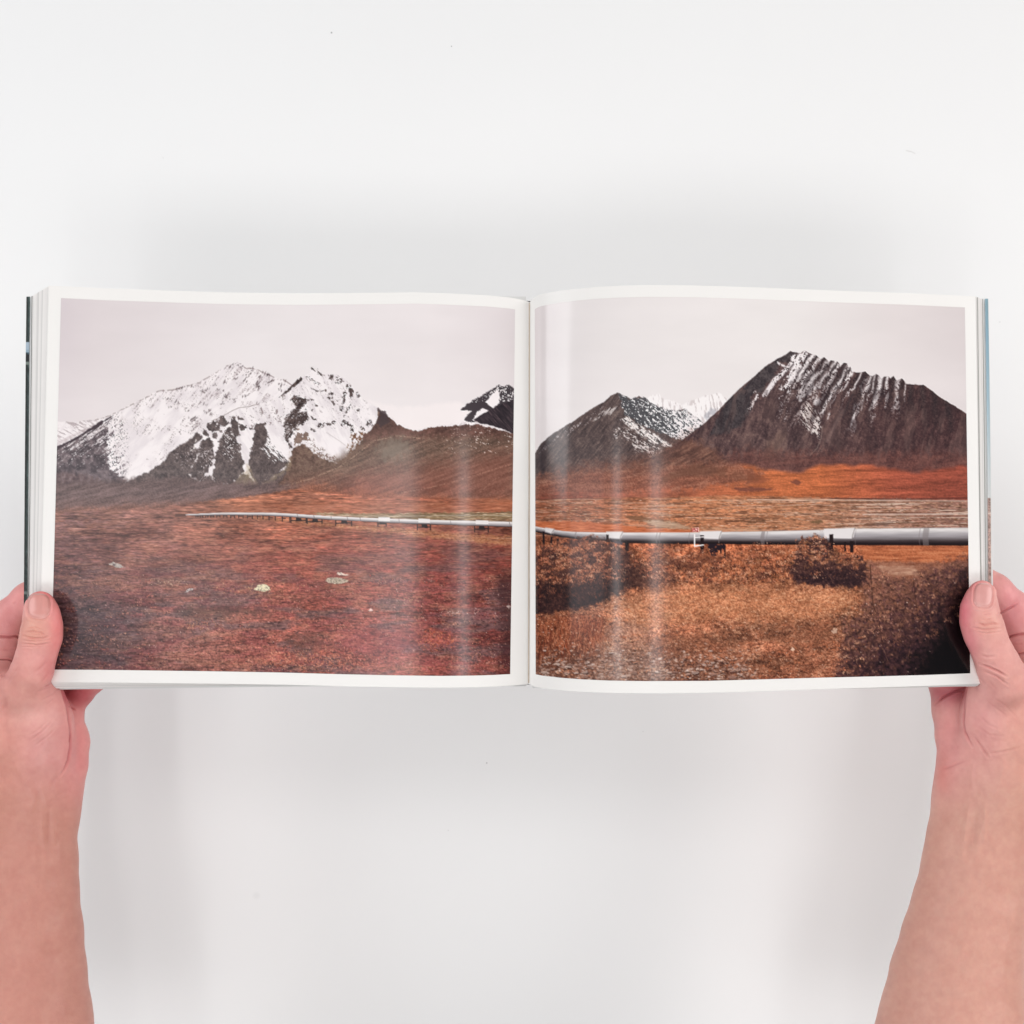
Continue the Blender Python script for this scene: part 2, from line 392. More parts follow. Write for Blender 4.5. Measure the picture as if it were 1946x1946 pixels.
    put(poly(Q((240, 980), (300, 990), (350, 1080), (420, 1000), (430, 1100), (330, 1150), (250, 1200), (230, 1080)), 1.1, 4.5, 35, 5) * .85, brown)
    for cx, cy, rx, ry, a in ((520, 110, 70, 14, 48), (600, 150, 70, 14, 60), (450, 230, 60, 8, 45), (520, 260, 70, 8, 45), (360, 280, 60, 12, 50), (570, 300, 50, 8, 40), (620, 410, 80, 9, -8), (520, 390, 50, 8, 25),
                              (765, 200, 34, 42, 0), (880, 230, 55, 9, 20), (900, 260, 60, 9, 15), (870, 290, 50, 8, 10), (780, 480, 12, 80, -4), (735, 490, 10, 50, 4), (800, 580, 18, 30, -20), (860, 555, 8, 24, -5),
                              (960, 500, 26, 110, 6), (1000, 350, 26, 40, 0), (1050, 420, 30, 110, -4), (1080, 440, 14, 60, 0), (920, 670, 20, 60, 20), (1000, 700, 16, 120, 28), (1150, 460, 24, 50, -30), (945, 880, 34, 50, 0), (1000, 880, 30, 34, 0), (1065, 950, 24, 70, -8),
                              (740, 890, 90, 22, -6), (610, 920, 50, 34, 0), (810, 860, 40, 20, 10), (500, 975, 40, 20, 10), (520, 820, 60, 16, 35), (470, 540, 90, 14, 5), (550, 620, 12, 12, 0), (500, 690, 10, 12, 0), (1160, 690, 18, 18, 20), (1330, 890, 50, 50, 40), (1230, 960, 40, 30, 40)):
        th = math.radians(a); c, s = math.cos(th), math.sin(th); n = 10
        pts = Q(*[(cx + rx * math.cos(t) * c - ry * math.sin(t) * s, cy + rx * math.cos(t) * s + ry * math.sin(t) * c) for t in [2 * math.pi * k / n for k in range(n)]])
        put(poly(pts, .9, 2.2, 200 + int(cx) % 50, 4) * sst(.30, .48, .7 * fine + .3 * st45r), rk)
    m2b = m2 * (XX > 545) * (YY < 815)
    put(m2b * .7 * sst(.62, .86, .3 * fbm(1.6, 1.6, 143, 2) + .3 * fine + .4 * fbm(10, 2, 141, 3, ang=55)) * .62 * (1 - sst(690, 715, XX)), rgb(104, 88, 88))
    put(m2 * (XX < 560) * (YY < 815) * sst(.62, .82, .5 * fine + .5 * mid) * .6, rgb(104, 86, 84))
    put(line(P((560, 850), (700, 790), (860, 700), (950, 660), (1100, 640), (1250, 600)), .9, .8) * .8, rgb(96, 76, 72))
    # brown foot with the snow bowl above
    foot = poly(Q((180, 1300), (260, 1220), (340, 1180), (420, 1230), (520, 1330), (700, 1420), (850, 1470), (1000, 1350), (1130, 1240), (1200, 1160), (1260, 1080), (1330, 1010), (1430, 890), (1460, 790), (1440, 660), (1500, 700), (1560, 720), (1590, 790), (1620, 850), (1700, 890), (1800, 960), (2000, 1000), (3600, 1100), (3600, 2100), (-200, 2100), (0, 1800), (150, 1500)), 1.3, 2.6, 37)
    bowl = sst(.42, .60, .55 * fbm(3, 5, 151, 3) + .45 * mid)
    put(foot * L, brown)
    put(poly(Q((1040, 1180), (1090, 1020), (1240, 1010), (1300, 960), (1280, 1060), (1200, 1180), (1130, 1260), (1000, 1360)), 2, 5, 38, 4) * bowl, ramp(fine, (0, (86, 58, 44)), (1, (140, 100, 74))))
    put(poly(Q((300, 1150), (450, 1150), (520, 1330), (700, 1420), (860, 1470), (900, 1440), (760, 1360), (640, 1280), (540, 1200), (420, 1060)), 3, 5, 39, 4) * sst(.4, .6, fine) * .8, brown)
    put(line(Q((700, 1020), (900, 1150), (970, 1205)), 1.1, 1.2) * .4, rgb(150, 135, 135))
    put(poly(Q((1440, 650), (1500, 700), (1570, 720), (1600, 800), (1640, 870), (1500, 960), (1430, 890), (1480, 780)), 1.2, 2.5, 40, 5) * .8, rgb(82, 68, 70))
    # ---------- left page: snow saddle and the small peak by the gutter
    put(poly(B((860, 1075), (740, 960), (640, 890), (780, 925), (900, 940), (1100, 930), (1250, 905), (1350, 905), (1420, 960), (1400, 1060), (1250, 1085), (1100, 1100), (1000, 1125), (920, 1095)), 5, 2, 42), rgb(243, 234, 233))
    pk = poly(B((1350, 962), (1400, 915), (1450, 885), (1500, 860), (1560, 820), (1620, 785), (1650, 768), (1680, 785), (1720, 765), (1745, 790), (1790, 840), (1790, 900), (1600, 960), (1450, 1060), (1370, 1045), (1430, 970)), 1, 1.5, 43, 4)
    put(pk * L, rgb(66, 58, 62))
    put(poly(B((1540, 900), (1590, 840), (1640, 805), (1650, 850), (1645, 910), (1600, 945), (1570, 930)), 1, 1.4, 44, 4), snow)
    put(poly(B((1440, 1040), (1470, 980), (1520, 950), (1560, 970), (1500, 1010), (1450, 1050)), 1, 1.4, 45, 4), snow)
    put(pk * sst(.56, .7, .6 * fine + .4 * st45) * L * (YY < 765) * .85, snow)
    put(poly(B((1445, 1035), (1530, 985), (1620, 940), (1700, 905), (1800, 865), (1800, 1170), (1700, 1120), (1600, 1085), (1500, 1065)), 1.0, .8, 46) * L, ramp(st45r, (0, (38, 33, 38)), (.6, (58, 48, 53)), (1, (80, 66, 70))))
    # ---------- left page: brown hill
    hill = under(B((640, 1150), (700, 1060), (730, 985), (780, 1000), (860, 1070), (920, 1100), (1020, 1128), (1100, 1097), (1250, 1085), (1400, 1075), (1480, 1075), (1600, 1100), (1757, 1145), (1900, 1180)), 1.0, 1.6, 47) * L * (XX > 690)
    hc = ramp(YY + (mid - .5) * 14, (795, (88, 64, 58)), (830, (106, 74, 66)), (870, (112, 70, 62)), (905, (134, 76, 64)), (930, (160, 90, 68)), (950, (174, 100, 72)), (965, (164, 92, 66)))
    hc = hc * (.62 + .76 * (.5 * fbm(15, 8, 161, 4, ang=-30) + .3 * fine + .2 * big))[..., None]
    put(hill, hc)
    lowl = under([(240, 920), (300, 930), (420, 935), (540, 900), (640, 870), (700, 830), (1000, 830)], 12, 5, 48) * L
    hc2 = ramp(YY - .10 * (XX - 540) + (mid - .5) * 12, (880, (112, 88, 76)), (905, (118, 84, 72)), (930, (150, 92, 70)), (955, (186, 112, 80)), (975, (170, 98, 72)))
    hc2 = hc2 * (.66 + .68 * (.6 * fbm(30, 4, 171, 4, ang=-20) + .4 * fine))[..., None]
    put(lowl * sst(470, 600, XX + (YY - 930) * 1.6) * .95, hc2)
    put(poly(Q((1440, 650), (1475, 670), (1500, 700), (1570, 720), (1600, 800), (1640, 870), (1560, 900), (1500, 940), (1430, 890), (1490, 770), (1460, 720)), 1.2, 2.2, 40, 4) * .8, rgb(70, 56, 58))
    put(poly(B((700, 1270), (790, 1180), (900, 1170), (960, 1250), (900, 1330), (760, 1350)), 12, 8, 49) * .65, rgb(132, 118, 104))
    for pts, ww, al in ((((0, 1545), (200, 1490), (420, 1400), (560, 1300), (680, 1200), (860, 1160), (1040, 1180)), 1.5, .55), (((900, 1595), (1100, 1560), (1300, 1510), (1500, 1450), (1740, 1375)), 1.2, .6),
                        (((1500, 1590), (1600, 1500), (1750, 1420)), 1.0, .4), (((600, 1400), (600, 1480), (540, 1590)), .9, .35), (((1000, 1505), (1150, 1420), (1230, 1400)), 1.2, .3), (((450, 1480), (700, 1400), (900, 1290)), 1.0, .25)):
        put(line(B(*pts), ww, 1.2) * sst(.2, .6, fine) * al, rgb(206, 170, 144))
    put(hill * sst(.72, .84, .5 * fine + .5 * fbm(14, 2, 181, 3, ang=18)) * (YY < 862) * sst(790, 930, XX) * .8, rgb(222, 204, 194))
    put(poly(Q((900, 1800), (1200, 1560), (2000, 1500), (3500, 1300), (3500, 1950), (900, 1950)), 24, 6, 51) * .35, rgb(160, 84, 70))
    # alluvial fans of the left mountain
    fan = poly(P((1090, 1480), (1130, 1600), (1190, 1700), (1240, 1800), (900, 1830), (780, 1800), (950, 1690), (1060, 1590)), 4, 3, 52)
    put(fan * .6 * (.5 + .5 * st45), rgb(172, 152, 122))
    put(poly(P((1700, 1300), (1730, 1400), (1700, 1560), (1500, 1700), (1300, 1780), (1560, 1600), (1680, 1480)), 3, 3, 53) * .4, rgb(176, 154, 124))
    flat = under([(60, 925), (200, 915), (330, 908), (450, 915), (560, 920), (1000, 930)], 9, 4, 54) * (1 - sst(500, 600, XX + (YY - 930) * 1.6)) * L
    fcol = ramp(YY + .05 * (XX - 95) + (mid - .5) * 8, (915, (100, 82, 80)), (945, (110, 90, 88)), (962, (112, 88, 84)), (975, (136, 96, 84)))
    fcol = fcol * (.70 + .60 * (.6 * fbm(30, 4, 191, 4, ang=-14) + .4 * fine))[..., None]
    put(flat, fcol)
    # ---------- left page: the plain
    hz = [(60, 975), (140, 972), (300, 968), (350, 958), (470, 944), (560, 930), (700, 945), (1000, 950)]
    plain = under(hz, 3.0, 1.5, 55) * L
    t = np.clip((YY - 950) / 330, 0, 1); u = np.clip((XX - 97) / 870, 0, 1)
    c_top = ramp(XX, (95, (132, 94, 88)), (300, (148, 98, 84)), (420, (164, 102, 76)), (560, (172, 102, 74)), (800, (158, 88, 66)), (975, (146, 82, 56)))
    c_m = ramp(XX, (95, (108, 72, 72)), (220, (124, 80, 74)), (420, (140, 82, 70)), (600, (138, 72, 60)), (850, (124, 60, 54)), (975, (106, 50, 42)))
    c_b = ramp(XX, (95, (76, 52, 56)), (210, (98, 66, 66)), (420, (150, 90, 78)), (560, (164, 88, 74)), (780, (146, 74, 66)), (975, (106, 52, 48)))
    w1 = sst(0, .38, t)[..., None]; w2 = sst(.30, .8, t)[..., None]
    pc = c_top * (1 - w1) + c_m * w1; pc = pc * (1 - w2) + c_b * w2
    hs = fbm(60, 3.0, 201, 5); hl = fbm(40, 8, 211, 4); gr = fbm(3.0, 2.4, 221, 3); patch = fbm(90, 26, 231, 4)
    amt = sst(.15, .55, t)
    h2 = fbm(9, 2.0, 213, 3)
    tex = (1 - amt) * (.36 * hs + .34 * horf + .30 * h2) + amt * (.14 * hl + .22 * horf + .30 * h2 + .34 * gr)
    pc = pc * (.40 + 1.30 * tex + .20 * (patch - .5))[..., None]
    pc = pc + (sst(.55, .8, patch) * .045 * (1 - amt * .3))[..., None] * rgb(255, 120, 60) - (sst(.55, .8, 1 - patch) * .05)[..., None]
    put(plain, pc)
    hue = fbm(80, 22, 241, 4); hue2 = fbm(36, 9, 242, 4)
    put(plain * sst(.50, .78, 1 - hue) * (.50 * amt + .16), ramp(tex, (0, (52, 42, 46)), (.5, (104, 80, 82)), (1, (150, 124, 124))))
    put(plain * sst(.52, .80, hue2) * .34, ramp(tex, (0, (96, 54, 44)), (.5, (176, 116, 88)), (1, (222, 172, 138))))
    put(plain * sst(.56, .80, fbm(54, 13, 243, 4)) * (.42 * amt), ramp(tex, (0, (70, 30, 36)), (.5, (138, 62, 66)), (1, (186, 108, 104))))
    put(poly([(90, 1120), (180, 1128), (240, 1180), (230, 1280), (90, 1280)], 40, 8, 63) * .55 * L, ramp(tex, (0, (30, 22, 28)), (.6, (76, 58, 64)), (1, (120, 98, 102))))
    # foot slope orange just above the pipeline, grass strip and green-grey river flat behind it
    put(poly([(345, 976), (430, 962), (520, 952), (640, 956), (760, 954), (985, 946), (985, 974), (760, 974), (600, 972), (470, 977)], 11, 4, 56) * .62, ramp(.55 * fbm(40, 4, 205, 4, ang=-8) + .45 * horf, (0, (126, 74, 56)), (.5, (168, 98, 70)), (1, (196, 134, 104))))
    put(poly([(590, 974), (700, 976), (850, 974), (985, 972), (985, 998), (860, 996), (700, 984), (600, 979)], 2, 1.5, 57) * L, ramp(horf, (0, (104, 82, 56)), (.6, (150, 122, 88)), (1, (196, 172, 140))))
    put(line([(880, 977), (930, 975), (985, 973)], 1.2) * .7, rgb(60, 44, 36))
    put(line([(620, 980), (760, 981), (900, 979), (980, 980)], 1.4) * .5, rgb(206, 196, 182))
    put(poly([(480, 984), (560, 986), (660, 996), (800, 1008), (985, 1020), (985, 1040), (900, 1030), (740, 1012), (600, 998)], 4, 3, 58) * L * .7, ramp(.5 * hs + .5 * gr, (0, (120, 72, 44)), (.5, (196, 130, 84)), (1, (232, 184, 140))))
    dabs(5200, (97, 985, 980, 1130), [(182, 112, 86), (162, 92, 72), (200, 140, 112)], (2.0, 7.5), (.5, 1.0), 311, (-7, 5), (.2, .55), plain * .8)
    dabs(5200, (97, 985, 980, 1140), [(84, 50, 46), (66, 40, 40), (104, 60, 52)], (2.0, 9), (.5, 1.1), 312, (-6, 6), (.2, .6), plain * .8)
    clumps(520, (97, 1100, 980, 1272), [(196, 116, 90), (176, 96, 80), (150, 84, 74), (206, 140, 112), (168, 80, 72)], 330, 9, (9, 2.6), (.8, 1.8), plain * (.25 + .75 * t))
    # scrub dabs on the plain
    near = sst(.35, .95, t) * plain
    dabs(5200, (97, 1040, 980, 1275), [(186, 104, 78), (206, 132, 98), (160, 78, 66), (120, 66, 56), (218, 160, 130)], (1.2, 3.2), (.6, 1.2), 301, (-25, 25), (.25, .75), near * (.25 + .75 * sst(.45, .6, patch)) * (.35 + .65 * u))
    dabs(2600, (97, 1080, 980, 1275), [(48, 32, 34), (66, 42, 42), (40, 30, 36)], (1.5, 4.5), (.7, 1.6), 302, (-20, 20), (.3, .8), near * (.4 + .6 * sst(.45, .6, 1 - patch)))
    for i, (cx, cy, rx, ry, n, cl) in enumerate(((600, 1252, 60, 22, 620, [(224, 128, 92), (240, 156, 118), (200, 96, 70)]), (520, 1255, 50, 20, 260, [(214, 128, 98), (236, 168, 136), (184, 92, 74)]),
                                                (830, 1213, 34, 16, 260, [(214, 104, 66), (234, 136, 92), (180, 78, 52)]), (380, 1185, 34, 14, 160, [(204, 130, 92), (222, 156, 116)]), (660, 1262, 50, 14, 200, [(206, 100, 74), (226, 140, 110)]),
                                                (900, 1262, 70, 14, 240, [(176, 84, 70), (206, 122, 102), (222, 160, 140)]), (480, 1120, 60, 10, 160, [(206, 134, 92), (224, 164, 122)]), (800, 1105, 60, 8, 100, [(204, 70, 60), (190, 90, 70)]), (880, 1164, 40, 6, 70, [(232, 206, 196), (206, 150, 134)]),
                                                (330, 1106, 40, 6, 80, [(212, 172, 140), (190, 140, 110)]), (250, 1225, 60, 8, 50, [(206, 140, 120), (226, 190, 176)]), (774, 1142, 16, 5, 40, [(226, 176, 124), (206, 150, 100)]))):
        R = np.random.RandomState(400 + i); e = np.exp(-(((XX - cx) / rx) ** 2 + ((YY - cy) / ry) ** 2))
        dabs(n * 3, (cx - 2 * rx, cy - 2 * ry, cx + 2 * rx, min(cy + 2 * ry, 1276)), cl, (.9, 2.2), (.6, 1.3), 420 + i, (30, 150), (.5, 1), e)
    put(poly([(330, 1160), (420, 1150), (500, 1158), (520, 1168), (430, 1172), (350, 1176)], 9, 6, 59) * .5, rgb(62, 50, 46))
    put(poly([(540, 1210), (600, 1200), (640, 1230), (560, 1240)], 12, 6, 60) * .4, rgb(60, 46, 42))
    put(poly([(940, 1090), (985, 1085), (985, 1270), (945, 1270), (955, 1180)], 14, 6, 61) * .5 * L, rgb(46, 24, 26))
    put(poly([(640, 1210), (700, 1190), (790, 1195), (800, 1240), (720, 1250), (650, 1240)], 20, 8, 64) * .28, rgb(170, 70, 78))
    fl_ = sst(.55, .72, fbm(26, 7, 244, 3))
    dabs(5200, (110, 1085, 978, 1274), [(206, 160, 148), (186, 136, 124), (222, 184, 172), (200, 140, 110)], (.7, 1.5), (.5, .95), 341, (0, 180), (.35, .85), plain * t * (.16 + .84 * fl_))
    dabs(900, (110, 1000, 978, 1110), [(206, 152, 122), (190, 138, 116)], (1.0, 3.0), (.5, .8), 342, (-8, 8), (.3, .7), plain * (.2 + .8 * fl_))
    lum = INK.mean(-1, keepdims=True)
    put(plain * (.15 - .06 * u), lum * np.array([1.08, .97, .97])[None, None, :] + .012)
    # boulders
    for pts, cl in ((F((512, 612), (545, 598), (600, 612), (635, 640), (560, 636)), (176, 164, 156)), (F((1620, 806), (1650, 775), (1700, 766), (1740, 785), (1748, 808), (1690, 825)), (222, 210, 178)), (F((1090, 830), (1120, 800), (1180, 796), (1130, 818)), (190, 178, 174)),
                    (G((310, 745), (330, 718), (420, 712), (490, 735), (480, 752), (400, 765)), (186, 168, 148)), (G((398, 690), (412, 670), (440, 682), (500, 695), (440, 700)), (222, 204, 188)), (G((640, 970), (660, 950), (690, 965), (670, 975)), (216, 188, 178)), (G((1702, 935), (1716, 924), (1730, 938), (1718, 956)), (176, 150, 144))):
        mk = poly(pts, .8, 1.0, 62, 4)
        put(mk, ramp(fine, (0, tuple(v * .62 for v in cl)), (.5, cl), (1, tuple(min(255, v * 1.12) for v in cl))))
    put(poly(F((540, 606), (562, 612), (556, 628), (540, 622)), .8) * .8, rgb(92, 78, 76))
    # ---------- left page: the pipeline
    pl = [(330, 978.6), (336, 979), (420, 976.6), (500, 977), (540, 978.6), (629, 984.6), (714, 988.6), (803, 992), (912, 995), (985, 997)]
    cy = np.interp(XX, [p[0] for p in pl], [p[1] for p in pl])
    hw = np.interp(XX, [333, 420, 540, 700, 980], [1.0, 2.4, 3.2, 3.8, 5.0])
    for x0, x1, y0, y1 in ((333, 354, 977, 982),):
        put(poly([(x0, y0), (x1, y0 - .6), (x1, y1), (x0, y1)], .8), rgb(96, 66, 58))
    x = 372.0; k = 0
    while x < 560:
        h = np.interp(x, [372, 470, 560], [5, 8, 13]); yb = np.interp(x, [p[0] for p in pl], [p[1] for p in pl])
        put(line([(x, yb + 1), (x, yb + h)], np.interp(x, [372, 560], [1.3, 2.4]), .6) * .9, rgb(52, 38, 36))
        if k % 2 == 0: put(line([(x, yb + h * .6), (x + 6, yb + h * .6)], 2.2, .6) * .8, rgb(72, 54, 50))
        x += np.interp(x, [372, 470, 560], [4.2, 9, 16]); k += 1
    dk = rgb(46, 36, 36)
    for x0, x1, y, h in ((553, 582, 984, 9), (584, 612, 986, 9), (638, 668, 987, 12), (718, 734, 991, 8), (793, 818, 994, 13), (902, 928, 997, 14)):
        put(line([(x0, y - 4), (x0, y + h)], 2.0, .7), dk); put(line([(x1, y), (x1, y + h)], 2.0, .7), dk)
        put(line([(x0, y + h * .62), (x1, y + h * .55)], 2.0, .7) * .9, dk)
        put(poly([((x0 + x1) / 2 - 4, y), ((x0 + x1) / 2 + 5, y), ((x0 + x1) / 2 + 7, y + h * .7), ((x0 + x1) / 2 - 5, y + h * .7)], .8, .8), dk)
    v = (YY - cy) / hw
    pm = (1 - sst(.9, 1.15, np.abs(v))) * (XX > 352) * L
    pcol = ramp(v, (-1, (214, 206, 204)), (-.6, (236, 230, 228)), (-.2, (204, 198, 198)), (.25, (168, 160, 162)), (.6, (140, 132, 134)), (.85, (78, 66, 66)), (1.1, (50, 38, 38)))
    put(pm, pcol)
    for xj in (565, 596, 629, 660, 684, 726, 758, 814, 856, 925, 968):
        put(line([(xj, np.interp(xj, [p[0] for p in pl], [p[1] for p in pl]) - 4), (xj + 1.5, np.interp(xj, [p[0] for p in pl], [p[1] for p in pl]) + 4)], 1.3, .6) * pm * .55, rgb(110, 98, 96))
    for xj, wj in ((730, 22), (806, 22), (916, 24)):
        yj = np.interp(xj, [p[0] for p in pl], [p[1] for p in pl])
        put(poly([(xj - wj / 2, yj - 6.6), (xj + wj / 2, yj - 5.8), (xj + wj / 2, yj + 1.5), (xj - wj / 2, yj + 1)], .8), rgb(232, 226, 224))
    # ================= right page
    # far snow peaks
    fs = poly(D((900, 960), (1000, 965), (1040, 930), (1085, 922), (1105, 908), (1130, 940), (1160, 962), (1195, 965), (1215, 970), (1260, 990), (1300, 1005), (1340, 990), (1380, 968), (1450, 950), (1500, 930), (1560, 920), (1610, 905), (1640, 930), (1680, 955), (1680, 1010), (1500, 1170), (1100, 1200)), 1.6, 1.2, 71, 5)
    put(fs, rgb(246, 240, 239))
    put(fs * sst(.58, .78, fbm(3, 14, 241, 3, ang=-8)) * .42, rgb(170, 152, 152))
    put(poly(D((1480, 1120), (1540, 1040), (1590, 1045), (1560, 1090), (1500, 1130)), 3, 3, 72, 5) * .5, rgb(140, 140, 150))
    # mountain R1
    r1e = D((20, 1480), (75, 1410), (120, 1335), (200, 1262), (300, 1200), (400, 1140), (480, 1083), (570, 1025), (600, 1005), (650, 983), (700, 935), (760, 903), (800, 918), (820, 930), (870, 960), (905, 950), (940, 935), (1000, 962), (1100, 1030), (1180, 1090), (1250, 1060), (1320, 1040), (1380, 1090), (1490, 1170)) + [(1345, 820), (1900, 820)]
    mr = under(r1e, .9, .9, 73) * Rt * (XX < 1420)
    base = ramp(.5 * st45 + .3 * fine + .2 * mid, (0, (52, 44, 46)), (.5, (90, 74, 72)), (1, (138, 118, 110)))
    put(mr, base)
    face = poly(D((770, 910), (820, 930), (870, 960), (940, 940), (1000, 962), (1100, 1030), (1250, 1060), (1330, 1040), (1490, 1170), (1300, 1310), (1100, 1230), (940, 1170), (820, 1080), (800, 1020)), 1.5, 3, 74)
    put(face, ramp(.6 * fine + .4 * mid, (0, (64, 64, 68)), (1, (104, 100, 102))))
    put(face * sst(.50, .62, .55 * fine + .45 * fbm(9, 2.2, 251, 3, ang=35) + .34 * sst(1195, 1345, XX) - .15), rgb(238, 230, 230))
    rib = poly(D((790, 1130), (830, 1100), (920, 1160), (1040, 1230), (1180, 1330), (1260, 1350), (1210, 1375), (1080, 1330), (960, 1270), (860, 1190)), 2, 3, 75)
    put(rib * sst(.30, .52, .5 * fine + .5 * fbm(12, 2, 261, 3, ang=36)), rgb(236, 226, 222))
    put(poly(D((720, 1220), (770, 1185), (850, 1210), (960, 1290), (1160, 1390), (1060, 1440), (920, 1400), (880, 1320), (780, 1260), (740, 1320)), 3, 4, 76) * sst(.52, .66, .5 * fine + .5 * fbm(10, 1.8, 271, 3, ang=30)) * .9, rgb(226, 214, 210))
    put(poly(D((560, 1140), (620, 1070), (690, 1035), (760, 1030), (700, 1080), (640, 1110)), 2, 3, 77, 4) * sst(.42, .62, st45) * .8, rgb(222, 212, 208))
    put(poly(D((100, 1420), (210, 1280), (330, 1200), (480, 1150), (600, 1020), (640, 1010), (500, 1170), (250, 1300)), 3, 3, 78) * sst(.60, .74, .5 * fine + .5 * st45) * .7, rgb(206, 196, 198))
    put(mr * poly(D((60, 1420), (120, 1335), (230, 1255), (200, 1330), (160, 1450), (200, 1600), (60, 1700)), 10, 4, 79) * .55, rgb(44, 38, 44))
    put(poly(D((60, 1690), (250, 1560), (500, 1500), (900, 1470), (1200, 1380), (1400, 1250), (1500, 1400), (1500, 1756), (60, 1756)), 22, 6, 80) * .75, ramp(.6 * fbm(24, 4, 281, 4, ang=-28) + .4 * fine, (0, (92, 60, 54)), (.5, (134, 86, 72)), (1, (170, 116, 94))))
    # mountain R2
    r2 = D((900, 1560), (1000, 1470), (1170, 1385), (1300, 1300), (1400, 1225), (1480, 1165), (1540, 1110), (1600, 1055), (1720, 930), (1820, 835)) + E((0, 750), (60, 700), (130, 635), (230, 570), (290, 540), (330, 512), (380, 524), (410, 528), (438, 505), (460, 520), (480, 532), (530, 545), (560, 575), (590, 560), (610, 575), (625, 600), (640, 582), (665, 590), (675, 605), (690, 592), (715, 625), (735, 603), (765, 606), (775, 640), (790, 632), (800, 668), (850, 676), (880, 672), (905, 670), (940, 700), (960, 705), (985, 690), (1005, 697), (1025, 725), (1050, 708), (1080, 706), (1095, 720), (1120, 704), (1140, 740), (1165, 728), (1185, 722), (1220, 765), (1260, 766), (1350, 773), (1420, 820), (1470, 862), (1500, 880), (1600, 940), (1640, 965), (1675, 992), (1760, 1050))
    edge2 = np.interp(XX, [p[0] for p in r2], [p[1] for p in r2])
    mb = under(r2, .9, .7, 81) * Rt * (XX > 1200)
    sl = fbm(22, 3.0, 291, 4, ang=-62)
    sl2 = np.where(XX < 1640, sl, fbm(22, 3.0, 292, 4, ang=-78))
    sl2 = np.where(XX < 1640, sl2, .45 * sl2 + .55 * fbm(5, 11, 294, 3))
    bb = ramp(.30 * sl2 + .36 * fine + .34 * mid, (0, (50, 39, 43)), (.5, (86, 67, 67)), (1, (136, 112, 104)))
    tone = ramp(XX, (1270, (1.0 * 255, .95 * 255, .95 * 255)), (1480, (262, 258, 258)), (1640, (255, 236, 236)), (1760, (226, 200, 204)), (1845, (212, 182, 188)))
    put(mb, bb * tone)
    put(poly(S((-140, 860), (0, 740), (200, 570), (400, 370), (580, 250), (720, 180), (790, 130), (860, 160), (740, 300), (640, 300), (600, 400), (540, 520), (430, 620), (380, 730), (230, 760), (180, 1000), (100, 1200), (-100, 1320), (-420, 1400)), 4, 3, 82) * .8 * mb, ramp(.5 * fine + .5 * mid, (0, (42, 38, 42)), (1, (84, 78, 80))))
    sn = rgb(240, 231, 231)
    def rib2(pts, ww, thr=.42, al=.95, tp=None, sd=0):
        put(line(S(*pts), ww, 1.6, tp) * sst(thr, thr + .14, .55 * fine + .45 * sl) * mb * al, sn)
    rib2(((820, 330), (700, 430), (560, 560), (480, 680), (410, 780)), 9, .30)
    rib2(((720, 360), (640, 330), (600, 300)), 4, .3)
    rib2(((270, 740), (300, 800), (240, 880), (190, 1000)), 7, .5, .9)
    snowf = poly(S((860, 170), (960, 170), (1000, 140), (1100, 180), (1180, 190), (1140, 330), (1160, 500), (1130, 620), (1180, 720), (1230, 920), (1150, 960), (1100, 800), (1040, 760), (940, 870), (870, 820), (960, 640), (870, 560), (780, 620), (740, 520), (800, 380), (840, 330), (760, 340), (800, 220)), 2, 3, 83)
    put(snowf * sst(.30, .46, .5 * fine + .5 * sl) * mb, sn)
    put(poly(S((700, 560), (900, 400), (880, 620), (800, 760), (640, 700)), 5, 5, 84) * sst(.52, .66, .6 * fine + .4 * sl) * mb, sn)
    put(poly(S((960, 1000), (1040, 850), (1120, 960), (1240, 1100), (1260, 1240), (1200, 1300), (1220, 1420), (1100, 1330), (960, 1230), (900, 1200), (930, 1080)), 2.5, 3, 85) * sst(.40, .56, .4 * fine + .6 * fbm(12, 1.9, 301, 3, ang=52)) * mb, rgb(226, 213, 208))
    put(poly(S((600, 820), (720, 760), (820, 920), (700, 1150), (620, 1120)), 5, 5, 86) * sst(.62, .74, .6 * fine + .4 * sl) * mb * .8, rgb(214, 202, 202))
    for pts, ww in ((((1240, 330), (1180, 450), (1170, 600)), 5), (((1340, 340), (1260, 460), (1210, 620)), 8), (((1500, 330), (1420, 520), (1340, 700), (1240, 860)), 9), (((1640, 440), (1500, 620), (1380, 780), (1290, 920), (1260, 1060)), 9),
                    (((1660, 480), (1600, 640), (1560, 700)), 10), (((1360, 1050), (1330, 1150)), 6), (((1450, 700), (1400, 800)), 6), (((1900, 540), (1820, 650), (1860, 800), (1830, 1000)), 8), (((1740, 920), (1720, 1060), (1680, 1240)), 8),
                    (((1990, 480), (1960, 620), (1900, 740)), 7), (((2050, 700), (2000, 900), (1950, 1000)), 7), (((2120, 380), (2080, 560), (2060, 800), (2010, 960)), 9), (((2230, 380), (2200, 560), (2220, 800), (2180, 960)), 9), (((2340, 560), (2330, 640), (2360, 800), (2320, 960)), 8)):
        rib2(pts, ww * .75, .40, .88, ww * .35)
    for pts, ww in ((((1280, 230), (1320, 300), (1290, 420)), 5), (((1410, 270), (1440, 370), (1340, 560), (1260, 760)), 7), (((1480, 280), (1440, 400)), 5), (((1590, 320), (1560, 450), (1440, 660), (1300, 860), (1220, 1030)), 7), (((1660, 370), (1560, 560), (1460, 700)), 4.5),
                    (((1890, 450), (1760, 640), (1640, 900), (1560, 1100)), 9), (((2160, 400), (2110, 560), (2100, 760)), 6), (((2380, 420), (2340, 520)), 6), (((1060, 470), (960, 640), (870, 760)), 3), (((980, 450), (900, 540)), 3), (((830, 330), (720, 460), (640, 640)), 4), (((1030, 800), (980, 880)), 3.5)):
        put(line(S(*pts), ww * .8, 1.8, ww * .3) * mb * .8, rgb(66, 54, 56))
    dp = YY - edge2
